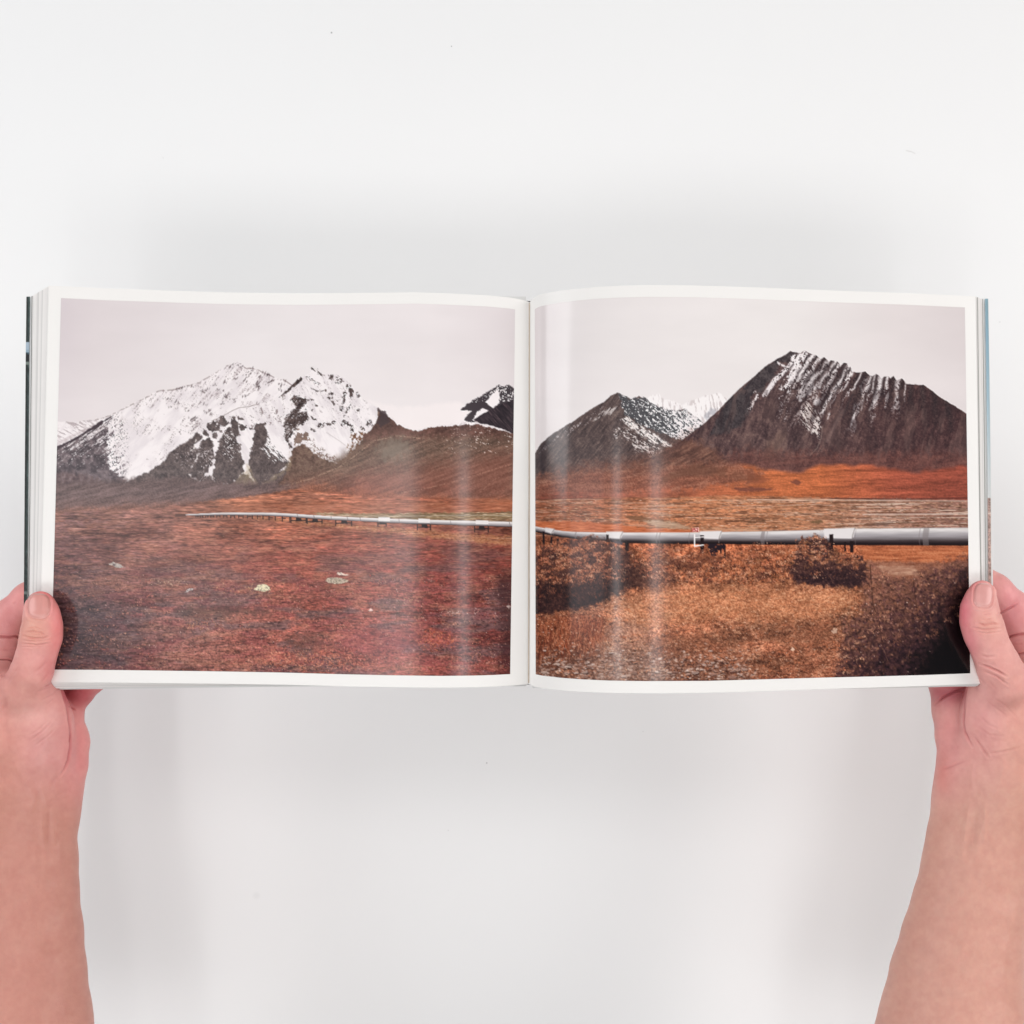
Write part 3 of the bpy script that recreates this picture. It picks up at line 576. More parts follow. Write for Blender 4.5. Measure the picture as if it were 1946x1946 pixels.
    wob = (fbm(14, 18, 297, 4) - .5) * 13
    jag = .55 * fine + .45 * sl
    for x0, k, Ln, wd, ws in ((1541, .62, 90, 2.6, 3.4), (1553, .62, 110, 3.2, 3.6), (1567, .60, 120, 5.2, 3.0), (1580, .58, 150, 5.4, 4.2), (1592, .56, 90, 3.2, 2.0), (1606, .54, 165, 5.6, 4.4), (1617, .50, 110, 3.0, 2.2), (1632, .44, 90, 4.4, 1.6),
                              (1647, .36, 135, 6.6, 3.8), (1659, .28, 80, 3.4, 2.4), (1668, .20, 105, 4.6, 4.2), (1682, .14, 60, 4.0, 1.8), (1698, .10, 78, 6.6, 4.2), (1715, .08, 60, 5.0, 1.1), (1731, .05, 70, 6.0, 0), (1752, -.02, 70, 6.0, 0), (1775, -.1, 60, 6, 0), (1798, -.2, 50, 6, 0)):
        tt = np.clip(dp / Ln, 0, 1.3)
        xc = x0 - k * np.clip(dp, -8, 260) + wob * np.clip(tt * 1.4, .12, 1)
        live = (dp > -7) * mb
        put(live * np.exp(-((XX - xc) / (wd * (1 + .5 * tt))) ** 2) * np.clip(1.25 - tt, 0, 1) * .82, ramp(fine, (0, (38, 30, 34)), (1, (76, 62, 62))))
        if ws:
            put(live * np.exp(-((XX - xc - wd - ws * .8) / (ws * (1 - .25 * np.clip(tt, 0, 1)))) ** 2) * sst(.18 + .34 * np.clip(tt, 0, 1), .34 + .34 * np.clip(tt, 0, 1), jag) * np.clip(1.5 - 1.4 * tt, 0, 1), ramp(fine, (0, (190, 176, 176)), (.6, (240, 232, 231))))
    put(mb * sst(.50, .74, fbm(12, 46, 298, 3, ang=12)) * (YY > 740) * .30, rgb(136, 108, 100))
    put(mb * sst(.52, .74, fbm(10, 40, 299, 3, ang=14)) * (YY > 740) * .34, rgb(46, 34, 38))
    put(line(S((1260, 1240), (1240, 1420), (1180, 1560), (1080, 1660)), 1.6, 1.4) * .5, rgb(178, 158, 146))
    put(line(S((1560, 1000), (1480, 1150), (1330, 1450)), 5, 5) * .3, rgb(176, 150, 142))
    put(poly(S((360, 1750), (420, 1500), (600, 1340), (700, 1360), (640, 1560), (560, 1760)), 12, 6, 87) * .35, rgb(158, 126, 108))
    put(mb * under([(1200, 905), (1420, 856), (1560, 862), (1700, 862), (1850, 862)], 16, 8, 88) * .62, ramp(.6 * fbm(30, 5, 289, 4, ang=-6) + .4 * fine, (0, (78, 48, 46)), (.6, (122, 74, 66)), (1, (156, 100, 86))))
    # lower slopes left of R2
    put(poly(D((900, 1500), (1100, 1420), (1300, 1310), (1420, 1300), (1600, 1400), (1700, 1500), (2000, 1560), (2000, 1756), (900, 1756)), 10, 7, 89) * Rt * .9, ramp(.6 * fbm(26, 4, 311, 4, ang=-28) + .25 * fine + .15 * mid, (0, (64, 44, 40)), (.5, (108, 74, 64)), (1, (160, 116, 96))))
    # orange foot plain
    oe = [(1005, 930), (1040, 912), (1110, 905), (1200, 905), (1260, 900), (1340, 908), (1400, 884), (1440, 888), (1519, 893), (1560, 884), (1631, 886), (1700, 892), (1760, 894), (1850, 888)]
    op = under(oe, 5.0, 6, 90, (46, 30)) * Rt
    oc = ramp(XX, (1015, (140, 78, 62)), (1150, (156, 92, 74)), (1300, (158, 90, 66)), (1460, (188, 106, 68)), (1560, (188, 104, 66)), (1700, (160, 82, 62)), (1845, (140, 70, 56)))
    ot = .45 * fbm(70, 5, 321, 5, ang=-2) + .30 * horf + .25 * fine
    put(op, oc * (.66 + .70 * ot)[..., None])
    put(poly([(1010, 906), (1150, 892), (1290, 882), (1400, 880), (1450, 898), (1420, 916), (1300, 930), (1100, 938), (1010, 940)], 9, 8, 91) * .78 * Rt, ramp(.5 * fbm(30, 4, 325, 4, ang=-8) + .5 * fine, (0, (92, 58, 50)), (.5, (138, 88, 72)), (1, (180, 130, 108))))
    for pts, al in ((((1640, 1600), (1760, 1560), (1931, 1600), (1931, 1650), (1760, 1640)), .35), (((1120, 1620), (1400, 1500), (1680, 1530), (1660, 1600), (1300, 1600), (1150, 1660)), .5)):
        put(poly(D(*pts), 5, 4, 92) * al, rgb(104, 70, 56))
    put(poly(E((0, 1440), (90, 1450), (180, 1500), (80, 1530), (0, 1520)), 3, 2, 93) * .6, rgb(124, 72, 54))
    put(poly(E((330, 1510), (380, 1498), (430, 1520), (380, 1535)), 1.8, 1.5, 94) * .8, rgb(112, 66, 56))
    put(poly(I((-100, 30), (60, 22), (220, 40), (100, 55), (-60, 56)), 2, 1.5, 95) * .7, rgb(96, 58, 54))
    # tan streaky flats
    fe = [(1005, 951), (1100, 947), (1250, 945), (1400, 942), (1500, 944), (1700, 948), (1850, 950)]
    fm = under(fe, 2.2, 1.2, 96) * Rt
    fc = ramp(XX, (1015, (146, 90, 68)), (1130, (166, 106, 80)), (1300, (182, 120, 88)), (1500, (178, 122, 92)), (1650, (162, 120, 102)), (1845, (146, 108, 98)))
    ft = .62 * fbm(60, 2.4, 331, 5) + .38 * fbm(18, 2.2, 332, 3)
    ft = .34 * ft + .26 * fbm(26, 4, 334, 4) + .40 * fbm(5, 2.0, 333, 3)
    fc = fc * np.array([1.0, .98, .95]) * (.58 + .84 * ft)[..., None]
    put(fm, fc)
    put(fm * sst(.62, .78, fbm(90, 2.2, 341, 4)) * (.35 + .4 * sst(1450, 1700, XX)), rgb(216, 190, 172))
    put(fm * sst(.64, .80, fbm(30, 2.4, 351, 4)) * .60, rgb(88, 56, 42))
    dabs(1500, (1015, 950, 1845, 1006), [(96, 66, 44), (120, 86, 58), (70, 44, 36)], (1.2, 5), (.6, 1.2), 355, (-8, 8), (.3, .8), fm * .6)
    dabs(1300, (1015, 950, 1845, 1006), [(222, 176, 140), (206, 160, 124), (232, 204, 184)], (1.2, 6), (.5, 1.0), 356, (-6, 6), (.3, .8), fm * .6)
    put(line([(1420, 949.5), (1500, 950), (1640, 951), (1850, 952)], 1.3, .9) * .7, rgb(226, 206, 192))
    put(line([(1640, 977.6), (1850, 977)], 1.2, .8) * .85, rgb(232, 216, 206))
    put(line([(1017, 949), (1100, 947), (1180, 948)], 1.4, .8) * .6, rgb(84, 50, 44))
    put(line([(1560, 946.5), (1700, 948), (1850, 946.5)], 1.6, .8) * .7, rgb(72, 34, 34))
    put(poly(I((480, 290), (550, 268), (590, 285), (560, 305)), 2, 2, 97) * .8, rgb(102, 80, 56)); put(poly(I((-20, 285), (130, 275), (140, 292), (0, 296)), 2, 2, 98) * .7, rgb(84, 56, 40))
    put(poly(H((840, 275), (950, 262), (1050, 290), (1270, 320), (1240, 335), (900, 300)), 2, 2.5, 99) * .7, rgb(112, 80, 58))
    put(poly(I((900, 320), (1000, 300), (1130, 285), (1060, 320)), 2, 2, 100) * .6, rgb(110, 88, 80))
    put(poly([(1017, 990), (1120, 992), (1240, 1004), (1330, 1008), (1440, 1010), (1400, 1016), (1017, 1012)], 2.5, 2, 101), ramp(horf, (0, (168, 84, 48)), (1, (216, 128, 86))))
    put(poly(H((960, 300), (1200, 310), (1300, 335), (1400, 375), (1200, 370), (1050, 345)), 2.5, 2, 102) * .85, ramp(horf, (0, (160, 124, 100)), (1, (208, 178, 152))))
    put(poly(H((1480, 375), (1931, 360), (1931, 398), (1480, 400)), 2, 1.5, 103) * .5, rgb(196, 152, 122))
    # ground under and in front of the pipeline
    gm = under([(1000, 1020), (1850, 1020)], 2) * Rt
    leaf = .45 * fine + .35 * fbm(5, 4, 361, 3) + .2 * mid
    gc = ramp(leaf, (0, (66, 36, 26)), (.35, (132, 76, 54)), (.6, (188, 118, 84)), (1, (232, 174, 136)))
    gshade = ramp(YY + .0 * XX, (1030, (245, 225, 215)), (1110, (250, 250, 245)), (1230, (238, 232, 232)), (1290, (200, 190, 190)))
    put(gm, gc * gshade * (.66 + .66 * fbm(30, 14, 365, 4))[..., None])
    put(poly([(1630, 1036), (1850, 1036), (1850, 1072), (1700, 1072), (1640, 1062)], 4, 3, 104), ramp(.6 * hor + .4 * fine, (0, (132, 70, 46)), (.5, (186, 106, 70)), (1, (212, 140, 100))))
    put(poly([(1640, 1066), (1850, 1070), (1850, 1110), (1640, 1110)], 4, 3, 105) * .9, ramp(.6 * hor + .4 * fine, (0, (112, 66, 50)), (1, (176, 124, 100))))
    put(poly(I((930, 620), (1280, 632), (1320, 700), (1140, 700), (1000, 660)), 3, 2, 106) * .8, ramp(horf, (0, (160, 112, 90)), (1, (206, 164, 138))))
    # pipeline, right
    top = [(1010, 999), (1017, 1000), (1040, 1005), (1068, 1009), (1095, 1011), (1146, 1012), (1205, 1012), (1300, 1012), (1378, 1010.5), (1440, 1010), (1500, 1008.5), (1560, 1007), (1640, 1004.5), (1740, 1003.5), (1850, 1002.7)]
    bot = [(1010, 1010), (1017, 1011), (1040, 1016), (1068, 1021), (1095, 1024.5), (1146, 1030), (1205, 1032.5), (1300, 1034), (1378, 1034), (1440, 1035), (1500, 1035.5), (1560, 1036), (1640, 1036.3), (1740, 1036.5), (1850, 1036.8)]
    yt = np.interp(XX, [p[0] for p in top], [p[1] for p in top]); yb = np.interp(XX, [p[0] for p in bot], [p[1] for p in bot])
    v = (YY - yt) / (yb - yt)
    pm = sst(-.05, .04, v) * (1 - sst(.96, 1.04, v)) * Rt
    pcol = ramp(v + (hor - .5) * .03, (0, (196, 188, 186)), (.07, (226, 220, 218)), (.17, (212, 206, 205)), (.30, (180, 174, 176)), (.48, (150, 144, 147)), (.62, (116, 108, 110)), (.74, (66, 56, 58)), (.86, (34, 25, 28)), (1, (22, 13, 16)))
    pcol = pcol * (.94 + .12 * fbm(40, 3, 366, 3))[..., None]
    put(pm, pcol)
    for xj, ww in ((1047, 1.4), (1052, 1.2), (1094, 2.5), (1248, 1.6), (1254, 1.6), (1310, 1.2), (1450, 7), (1458, 1.2), (1626, 1.0), (1748, 1.2), (1760, 11)):
        y0 = np.interp(xj, [p[0] for p in top], [p[1] for p in top]); y1 = np.interp(xj, [p[0] for p in bot], [p[1] for p in bot])
        put(line([(xj + 1, y0), (xj - 1.5, (y0 + y1) / 2), (xj, y1)], ww, .8) * pm * .55, rgb(126, 116, 116))
    for a, b in ((1036, 1054), (1152, 1184), (1330, 1372), (1566, 1625)):
        ya = np.interp(a, [p[0] for p in top], [p[1] for p in top]); yc = np.interp(b, [p[0] for p in top], [p[1] for p in top])
        hA = np.interp(b, [p[0] for p in bot], [p[1] for p in bot]) - yc
        put(poly([(a, ya - 1.8), (b, yc - 1.8), (b - 3, yc + hA * .50), (b - 7, yc + hA * .60), (a, ya + hA * .50)], 1.6), rgb(226, 220, 219))
        put(line([(b, yc - 2), (b - 5, yc + hA * .4), (b - 6, yc + hA * .9)], 1.4, .8) * .7, rgb(120, 108, 106))
    blk = rgb(32, 20, 22)
    for x0, y0, x1, y1 in ((1031, 1010, 1035, 1044), (1046, 1020, 1050, 1040), (1058, 1024, 1062, 1040), (1152, 1016, 1157, 1028), (1188, 1030, 1195, 1048), (1331, 1017, 1337.5, 1052), (1368, 1036, 1372, 1052), (1376, 1036, 1379, 1060), (1576, 1015, 1583.5, 1056), (1604, 1030, 1608, 1048), (1615, 1028, 1622, 1050)):
        put(poly([(x0, y0), (x1, y0), (x1, y1), (x0, y1)], .8, .5), blk)
    put(poly([(1345, 1032), (1378, 1034), (1378, 1044), (1364, 1046), (1360, 1056), (1352, 1058), (1348, 1044)], 1.0, 2.5, 110, 4), rgb(34, 24, 32))
    put(poly([(1160, 1024), (1184, 1030), (1182, 1036), (1164, 1030)], 1.2, 1.5, 111), rgb(64, 54, 62))
    # bushes
    bl = [(222, 132, 90), (200, 108, 70), (238, 164, 124), (178, 92, 60), (160, 96, 60), (246, 190, 156)]
    bd = [(96, 54, 38), (66, 36, 30), (48, 26, 26), (120, 66, 46)]
    b1 = poly([(1010, 1045), (1040, 1036), (1090, 1026), (1130, 1020), (1180, 1040), (1200, 1050), (1196, 1090), (1150, 1130), (1110, 1150), (1050, 1165), (1010, 1170)], 5, 6, 112)
    put(b1 * Rt, ramp(leaf, (0, (44, 22, 20)), (.4, (98, 56, 42)), (.7, (168, 104, 76)), (1, (212, 150, 116))))
    dk1 = poly([(1010, 1112), (1050, 1100), (1090, 1112), (1130, 1094), (1180, 1080), (1200, 1060), (1240, 1085), (1290, 1096), (1300, 1108), (1240, 1118), (1190, 1122), (1150, 1146), (1110, 1158), (1060, 1164), (1040, 1172), (1010, 1174)], 10, 9, 113)
    put(dk1 * .88 * Rt * (.45 + .55 * (1 - sst(1150, 1300, XX))), ramp(leaf, (0, (20, 12, 16)), (.6, (36, 22, 26)), (1, (84, 54, 48))))
    dabs(2600, (1012, 1030, 1200, 1110), bl, (.9, 2.4), (.6, 1.4), 501, (20, 160), (.35, .9), b1 * .75)
    dabs(900, (1012, 1050, 1200, 1140), bd, (1.5, 4), (.6, 1.2), 502, (40, 140), (.5, .9), b1 * .9)
    for i in range(26):
        R = np.random.RandomState(520 + i); x = R.uniform(1020, 1110); y = R.uniform(1100, 1150); a = R.uniform(-.9, .9); l = R.uniform(18, 48)
        put(line([(x, y), (x + l * .5 * math.sin(a), y - l * .6), (x + l * math.sin(a) * 1.3, y - l)], .9, .7, .4) * .6 * Rt, rgb(52, 28, 26))
    b2 = poly([(1196, 1046), (1240, 1036), (1320, 1040), (1400, 1044), (1440, 1032), (1480, 1040), (1520, 1046), (1520, 1100), (1440, 1112), (1330, 1112), (1220, 1100)], 5, 6, 114)
    dabs(3600, (1190, 1030, 1530, 1115), bl, (.9, 2.5), (.6, 1.4), 503, (20, 160), (.35, .9), b2 * .7)
    dabs(1000, (1190, 1060, 1530, 1120), bd, (1.2, 3.4), (.6, 1.5), 504, (0, 180), (.4, .85), b2 * .8)
    b3 = poly([(1512, 1050), (1520, 1026), (1560, 1015), (1580, 1040), (1600, 1050), (1640, 1060), (1650, 1085), (1640, 1112), (1600, 1118), (1550, 1112), (1510, 1108), (1500, 1080)], 3, 6, 115)
    put(b3 * .9, ramp(leaf, (0, (40, 22, 24)), (.5, (112, 70, 54)), (1, (196, 134, 104))))
    put(poly([(1515, 1096), (1540, 1084), (1600, 1082), (1642, 1086), (1646, 1108), (1600, 1116), (1560, 1112), (1520, 1104)], 4, 7, 116) * .92, ramp(leaf, (0, (22, 12, 18)), (.7, (50, 32, 36)), (1, (126, 90, 76))))
    dabs(1500, (1500, 1012, 1660, 1100), bl + [(150, 104, 70)], (.9, 2.2), (.6, 1.3), 505, (20, 160), (.4, .9), b3 * .7)
    dabs(500, (1380, 1018, 1640, 1045), bl, (.8, 1.8), (.6, 1.1), 506, (20, 160), (.5, .9), poly([(1380, 1040), (1410, 1034), (1510, 1030), (1530, 1016), (1560, 1012), (1590, 1036), (1640, 1040)], 3, 4, 117) * .5)
    # foreground grass, rocks
    vary = fbm(70, 30, 375, 4); vary2 = fbm(16, 9, 378, 3)
    fg = under([(1000, 1176), (1060, 1166), (1120, 1156), (1180, 1128), (1300, 1112), (1500, 1110), (1640, 1116), (1850, 1120)], 5, 5, 118) * Rt
    put(fg * .92, ramp(.42 * fine + .30 * fbm(6, 3, 371, 3, ang=-8) + .28 * fbm(40, 14, 381, 4), (0, (62, 34, 26)), (.34, (126, 76, 56)), (.6, (184, 120, 90)), (.8, (214, 156, 122)), (1, (238, 198, 166))) * gshade * (.62 + .46 * vary + .32 * vary2)[..., None])
    put(poly([(1010, 1176), (1080, 1166), (1140, 1170), (1160, 1200), (1130, 1250), (1060, 1262), (1010, 1276)], 12, 8, 119) * .62 * Rt, ramp(.5 * fine + .5 * vert, (0, (58, 22, 14)), (.5, (124, 58, 36)), (1, (190, 108, 76))))
    put(poly([(1010, 1210), (1060, 1220), (1130, 1230), (1120, 1256), (1060, 1270), (1010, 1290)], 12, 8, 120) * .5 * Rt, rgb(62, 30, 22))
    put(poly([(1030, 1250), (1140, 1228), (1300, 1240), (1420, 1260), (1420, 1292), (1010, 1292), (1010, 1278)], 10, 8, 121) * .55 * Rt, ramp(leaf, (0, (44, 26, 24)), (.6, (124, 84, 70)), (1, (196, 156, 136))))
    dabs(5200, (1012, 1120, 1700, 1292), [(226, 146, 104), (240, 176, 138), (206, 118, 76), (170, 96, 62), (248, 208, 180)], (1.0, 2.8), (.6, 1.3), 507, (-40, 60), (.35, .9), fg * .7)
    dabs(2200, (1012, 1150, 1700, 1292), [(84, 48, 34), (60, 34, 28), (110, 66, 44)], (1.2, 3.6), (.6, 1.5), 508, (-30, 30), (.35, .8), fg * .7)
    dabs(420, (1030, 1235, 1440, 1292), [(206, 174, 156), (228, 204, 190), (176, 144, 130), (238, 220, 210)], (2.0, 5.5), (1.0, 2.6), 509, (-25, 15), (.6, 1), sst(1225, 1275, YY + (mid - .5) * 30) * .9)
    dabs(160, (1030, 1200, 1440, 1292), [(232, 210, 196), (212, 184, 168)], (1.6, 4), (.8, 1.8), 510, (-20, 20), (.6, 1), sst(1180, 1260, YY))
    dabs(260, (1030, 1240, 1440, 1292), [(40, 24, 22), (62, 40, 36)], (2, 5), (.8, 1.6), 511, (-20, 20), (.5, .9), sst(1235, 1270, YY))
    # dark bush at the right
    bmask = poly([(1640, 1100), (1660, 1074), (1700, 1098), (1730, 1104), (1750, 1082), (1790, 1070), (1840, 1060), (1850, 1060), (1850, 1292), (1580, 1292), (1606, 1230), (1598, 1180), (1640, 1170)], 10, 9, 122) * Rt
    dd = np.clip(((XX - 1600) / 245 * .55 + (YY - 1090) / 190 * .62), 0, 1.2)
    bc = ramp(dd + (mid - .5) * .45, (0, (156, 98, 72)), (.3, (122, 78, 60)), (.55, (84, 52, 46)), (.8, (44, 26, 30)), (1.0, (16, 9, 13)), (1.2, (8, 5, 8)))
    bc = bc * (.58 + .86 * leaf)[..., None] * np.array([.94, .96, 1.06])
    put(bmask * .93, bc)
    dabs(2400, (1600, 1070, 1842, 1285), [(176, 124, 96), (150, 98, 72), (206, 156, 128), (112, 72, 56)], (1.6, 3.8), (1.1, 2.3), 512, (0, 180), (.25, .7), bmask * np.clip(1.0 - dd * 1.12, 0, 1))
    dabs(900, (1600, 1090, 1842, 1290), [(52, 30, 28), (34, 20, 22), (70, 44, 38)], (2, 5), (1.2, 2.8), 513, (0, 180), (.4, .8), bmask * .8)
    dabs(170, (1620, 1070, 1842, 1285), [(236, 206, 190), (222, 170, 150)], (1.0, 1.9), (.8, 1.6), 514, (0, 180), (.5, .9), bmask * np.clip(1.05 - dd * .9, 0.05, 1))
    put(poly([(1740, 1292), (1760, 1240), (1790, 1200), (1815, 1140), (1832, 1100), (1850, 1080), (1850, 1292)], 26, 10, 123) * .88 * Rt, rgb(10, 6, 9))
    for pts in (I((940, 620), (960, 900), (985, 1010)), I((1010, 1060), (1030, 1200), (1048, 1440)), I((790, 1250), (860, 1440)), I((1270, 720), (1290, 900), (1320, 1100))):
        put(line(pts, 1.4, .8) * .7, rgb(46, 26, 24))
    put(poly(I((645, 1125), (665, 1100), (690, 1105), (685, 1135), (660, 1142)), .8, .8, 124), rgb(236, 200, 176))
    put(poly(I((330, 1268), (345, 1250), (365, 1262), (350, 1278)), .8, .8, 125), rgb(226, 186, 160))
    path = poly([(1120, 1296), (1130, 1240), (1150, 1196), (1180, 1160), (1210, 1150), (1216, 1180), (1240, 1230), (1270, 1296)], 16, 8, 131)
    put(path * .42 * Rt, ramp(leaf, (0, (110, 80, 70)), (1, (226, 196, 180))))
    leafc = [(206, 140, 108), (188, 112, 84), (226, 168, 136), (164, 94, 70), (200, 136, 108)]
    gap = sst(.46, .66, fbm(15, 11, 411, 3))
    put(b1 * gap * .72 * Rt, ramp(leaf, (0, (36, 20, 22)), (.7, (76, 46, 42)), (1, (140, 94, 78))))
    put(b2 * sst(.50, .68, fbm(17, 12, 412, 3)) * .62 * sst(1044, 1066, YY) * Rt, ramp(leaf, (0, (50, 26, 24)), (.7, (100, 60, 46)), (1, (160, 106, 80))))
    put(b3 * sst(.44, .64, fbm(14, 10, 413, 3) + .25 * sst(1050, 1095, YY) + .2 * (1 - sst(1520, 1560, XX))) * .75, ramp(leaf, (0, (30, 17, 22)), (.7, (62, 40, 42)), (1, (120, 84, 74))))
    clumps(210, (1014, 1030, 1196, 1110), leafc, 1100, 13, (6, 3.4), (.8, 1.8), b1 * (1 - .85 * sst(1066, 1112, YY)) * (.35 + .65 * (1 - gap)))
    clumps(40, (1014, 1080, 1180, 1140), [(110, 62, 48), (92, 50, 42), (140, 84, 64)], 2300, 12, (7, 5), (.9, 2.0), b1 * .8)
    clumps(190, (1196, 1040, 1515, 1108), leafc, 3100, 13, (7, 3.8), (.8, 1.9), b2 * .75)
    clumps(110, (1504, 1020, 1650, 1100), leafc + [(150, 100, 66)], 4700, 12, (6, 3.2), (.8, 1.8), b3 * (1 - .8 * sst(1062, 1095, YY)))
    clumps(420, (1012, 1124, 1640, 1288), [(216, 140, 104), (196, 116, 80), (230, 170, 136), (172, 100, 70), (206, 150, 118)], 6100, 12, (9, 3), (.9, 2.2), fg * .75 * (1 - poly([(1005, 1165), (1150, 1165), (1150, 1260), (1005, 1275)], 14, 6, 132)))
    clumps(170, (1610, 1080, 1838, 1240), [(166, 112, 86), (140, 90, 68), (190, 136, 108), (112, 72, 56)], 9100, 14, (8, 6), (1.2, 2.8), bmask * np.clip(1.0 - dd * 1.1, 0, 1))
    sun = poly([(1170, 1150), (1240, 1122), (1340, 1116), (1480, 1118), (1600, 1122), (1640, 1140), (1560, 1180), (1380, 1176), (1240, 1190), (1180, 1180)], 14, 9, 133)
    put(sun * .40 * Rt, ramp(.5 * fine + .5 * fbm(8, 3, 415, 3), (0, (150, 84, 54)), (.5, (222, 144, 98)), (1, (248, 196, 152))))
    put(poly([(1230, 1215), (1330, 1200), (1420, 1214), (1380, 1240), (1260, 1240)], 14, 10, 134) * .38 * Rt, ramp(leaf, (0, (56, 34, 26)), (1, (150, 96, 72))))
    put(poly([(1440, 1192), (1540, 1180), (1600, 1200), (1560, 1226), (1460, 1222)], 12, 9, 135) * .34 * Rt, ramp(leaf, (0, (64, 38, 28)), (1, (156, 100, 74))))
    gs = poly([(1008, 1172), (1070, 1168), (1130, 1176), (1150, 1204), (1120, 1246), (1060, 1258), (1008, 1270)], 10, 8, 136) * Rt
    for i in range(420):
        R = np.random.RandomState(7000 + i); x = R.uniform(1014, 1150); y = R.uniform(1180, 1268)
        if gs[int(y) - PY0, int(x) - PX0] < R.rand() * .8: continue
        a = R.uniform(-.45, .45); l = R.uniform(7, 17); c_ = [(176, 88, 56), (204, 120, 84), (132, 58, 38), (88, 38, 28), (222, 150, 114)][i % 5]
        put(line([(x, y), (x + l * math.sin(a), y - l * math.cos(a))], .9, .7, .5) * .7, rgb(*c_))
    for i in range(120):
        R = np.random.RandomState(8000 + i); u_ = R.rand() ** .6
        x = R.uniform(1024, 1430); y = 1214 + 74 * u_; s_ = (1.4 + 3.6 * u_) * R.uniform(.5, 1.25)
        if x > 1250 and y < 1245: continue
        pts = [(x + s_ * 1.5 * R.uniform(.7, 1.2) * math.cos(q_), y + s_ * .62 * R.uniform(.6, 1.2) * math.sin(q_)) for q_ in np.linspace(0, 2 * math.pi, 7)[:-1]]
        put(poly([(a_ + .6, b_ + 1.3) for a_, b_ in pts], .9) * .7 * Rt, rgb(58, 36, 32))
        c_ = [(206, 172, 156), (186, 150, 134), (224, 198, 184), (168, 128, 112)][i % 4]
        put(poly(pts, .8, .9, 137 + i % 9, 3) * (.50 + .38 * R.rand()) * Rt, rgb(*c_))
    dabs(900, (1016, 1205, 1440, 1292), [(176, 112, 82), (206, 142, 108), (120, 72, 54), (84, 50, 40)], (1.0, 3.0), (.5, 1.2), 517, (20, 160), (.4, .9))
    RB_ = np.random.RandomState(77)
    for i in range(46):
        x, y = ((RB_.uniform(1020, 1190), RB_.uniform(1070, 1140)), (RB_.uniform(1240, 1640), RB_.uniform(1080, 1110)), (RB_.uniform(1640, 1830), RB_.uniform(1130, 1270)))[i % 3]
        a = RB_.uniform(-.7, .7); l = RB_.uniform(16, 44)
        put(line([(x, y), (x + l * .4 * math.sin(a), y - l * .55), (x + l * math.sin(a), y - l)], 1.0, .7, .5) * .55 * Rt, rgb(*((52, 30, 26) if i % 4 else (150, 104, 80))))
    # mile marker and white frame by the pipe
    wh = rgb(248, 240, 238)
    put(line([(1320, 1016), (1320, 1038), (1337, 1035.5)], 2.2, .7), wh); put(line([(1320, 1021.5), (1337, 1020.5)], 1.8, .7), wh)
    put(poly([(1315.5, 1003.5), (1328, 1002.5), (1328.5, 1010.6), (1315.5, 1011)], .6), rgb(242, 196, 184))
    put(line([(1313.6, 1004), (1313.6, 1011)], 1.1, .5), rgb(120, 48, 36)); put(line([(1316.6, 1004.6), (1316.6, 1010.6)], 1.2, .5), rgb(170, 32, 26))
    rd = rgb(150, 6, 10)
    put(line([(1321.8, 1004), (1319.4, 1004), (1319.2, 1006.6), (1321.2, 1006.6), (1321.6, 1008.4), (1320.8, 1009.8), (1319, 1009.8)], 1.25, .5), rd)
    put(line([(1323.8, 1004.9), (1324.6, 1003.7), (1326.0, 1004.0), (1326.2, 1005.6), (1323.6, 1009.6), (1326.8, 1009.6)], 1.25, .5), rd)
    INK = np.clip(INK, 0, 1)
    # print contrast: sharpen the inks a touch
    bl_ = (np.roll(INK, 1, 0) + np.roll(INK, -1, 0) + np.roll(INK, 1, 1) + np.roll(INK, -1, 1)) / 4
    INK = np.clip(INK + .55 * (INK - bl_), 0, 1)
    return INK
# ================================================================ the open book
def empty(name, loc):
    e = bpy.data.objects.new(name, None); COL.objects.link(e); e.location = loc
    e.empty_display_size = .02
    return e

def part(name, V, Fc, mat, parent, base, **kw):
    V = np.asarray(V, float).reshape(-1, 3) - np.asarray(base)[None, :]
    return make_mesh(name, V, Fc, mat, parent, **kw)

LT = [(93, 542.5), (204, 548), (328, 552.4), (428, 555.6), (560, 557.4), (660, 556.8), (788, 555.4), (838, 557), (913, 560.5), (930, 561.5), (969, 565.3), (984, 568), (1000, 571.5), (1006.5, 575)]
LB = [(74, 1296.5), (200, 1297), (400, 1299), (540, 1301.2), (640, 1303.8), (739, 1305.8), (838, 1306.8), (900, 1306), (937, 1304.8), (970, 1303), (1000, 1300.6), (1005, 1299.5)]
RT = [(1006.5, 575), (1012, 567.5), (1024, 560.5), (1040, 556.5), (1068, 551.8), (1100, 548.3), (1137, 545), (1180, 542.8), (1228, 541.6), (1319, 542.3), (1440, 546.2), (1569, 551.6), (1718, 556.8), (1853, 563)]
RB = [(1005, 1299.5), (1015, 1304.8), (1031, 1308), (1068, 1312), (1110, 1314.8), (1159, 1316.7), (1228, 1317.4), (1342, 1316.5), (1440, 1313.5), (1560, 1309.5), (1668, 1306.5), (1760, 1303.5), (1868, 1299)]
# distance of the sheet below the lens, from how tall the page looks there
DL = [(20, .5766), (93, .5773), (300, .5788), (560, .5797), (740, .5790), (830, .5786), (890, .5797), (940, .5820), (980, .5856), (1006, .5892)]
DR = [(1005, .5892), (1022, .5828), (1050, .5758), (1090, .5699), (1150, .5646), (1228, .5614), (1330, .5612), (1440, .5630), (1569, .5658), (1718, .5692), (1900, .5735)]

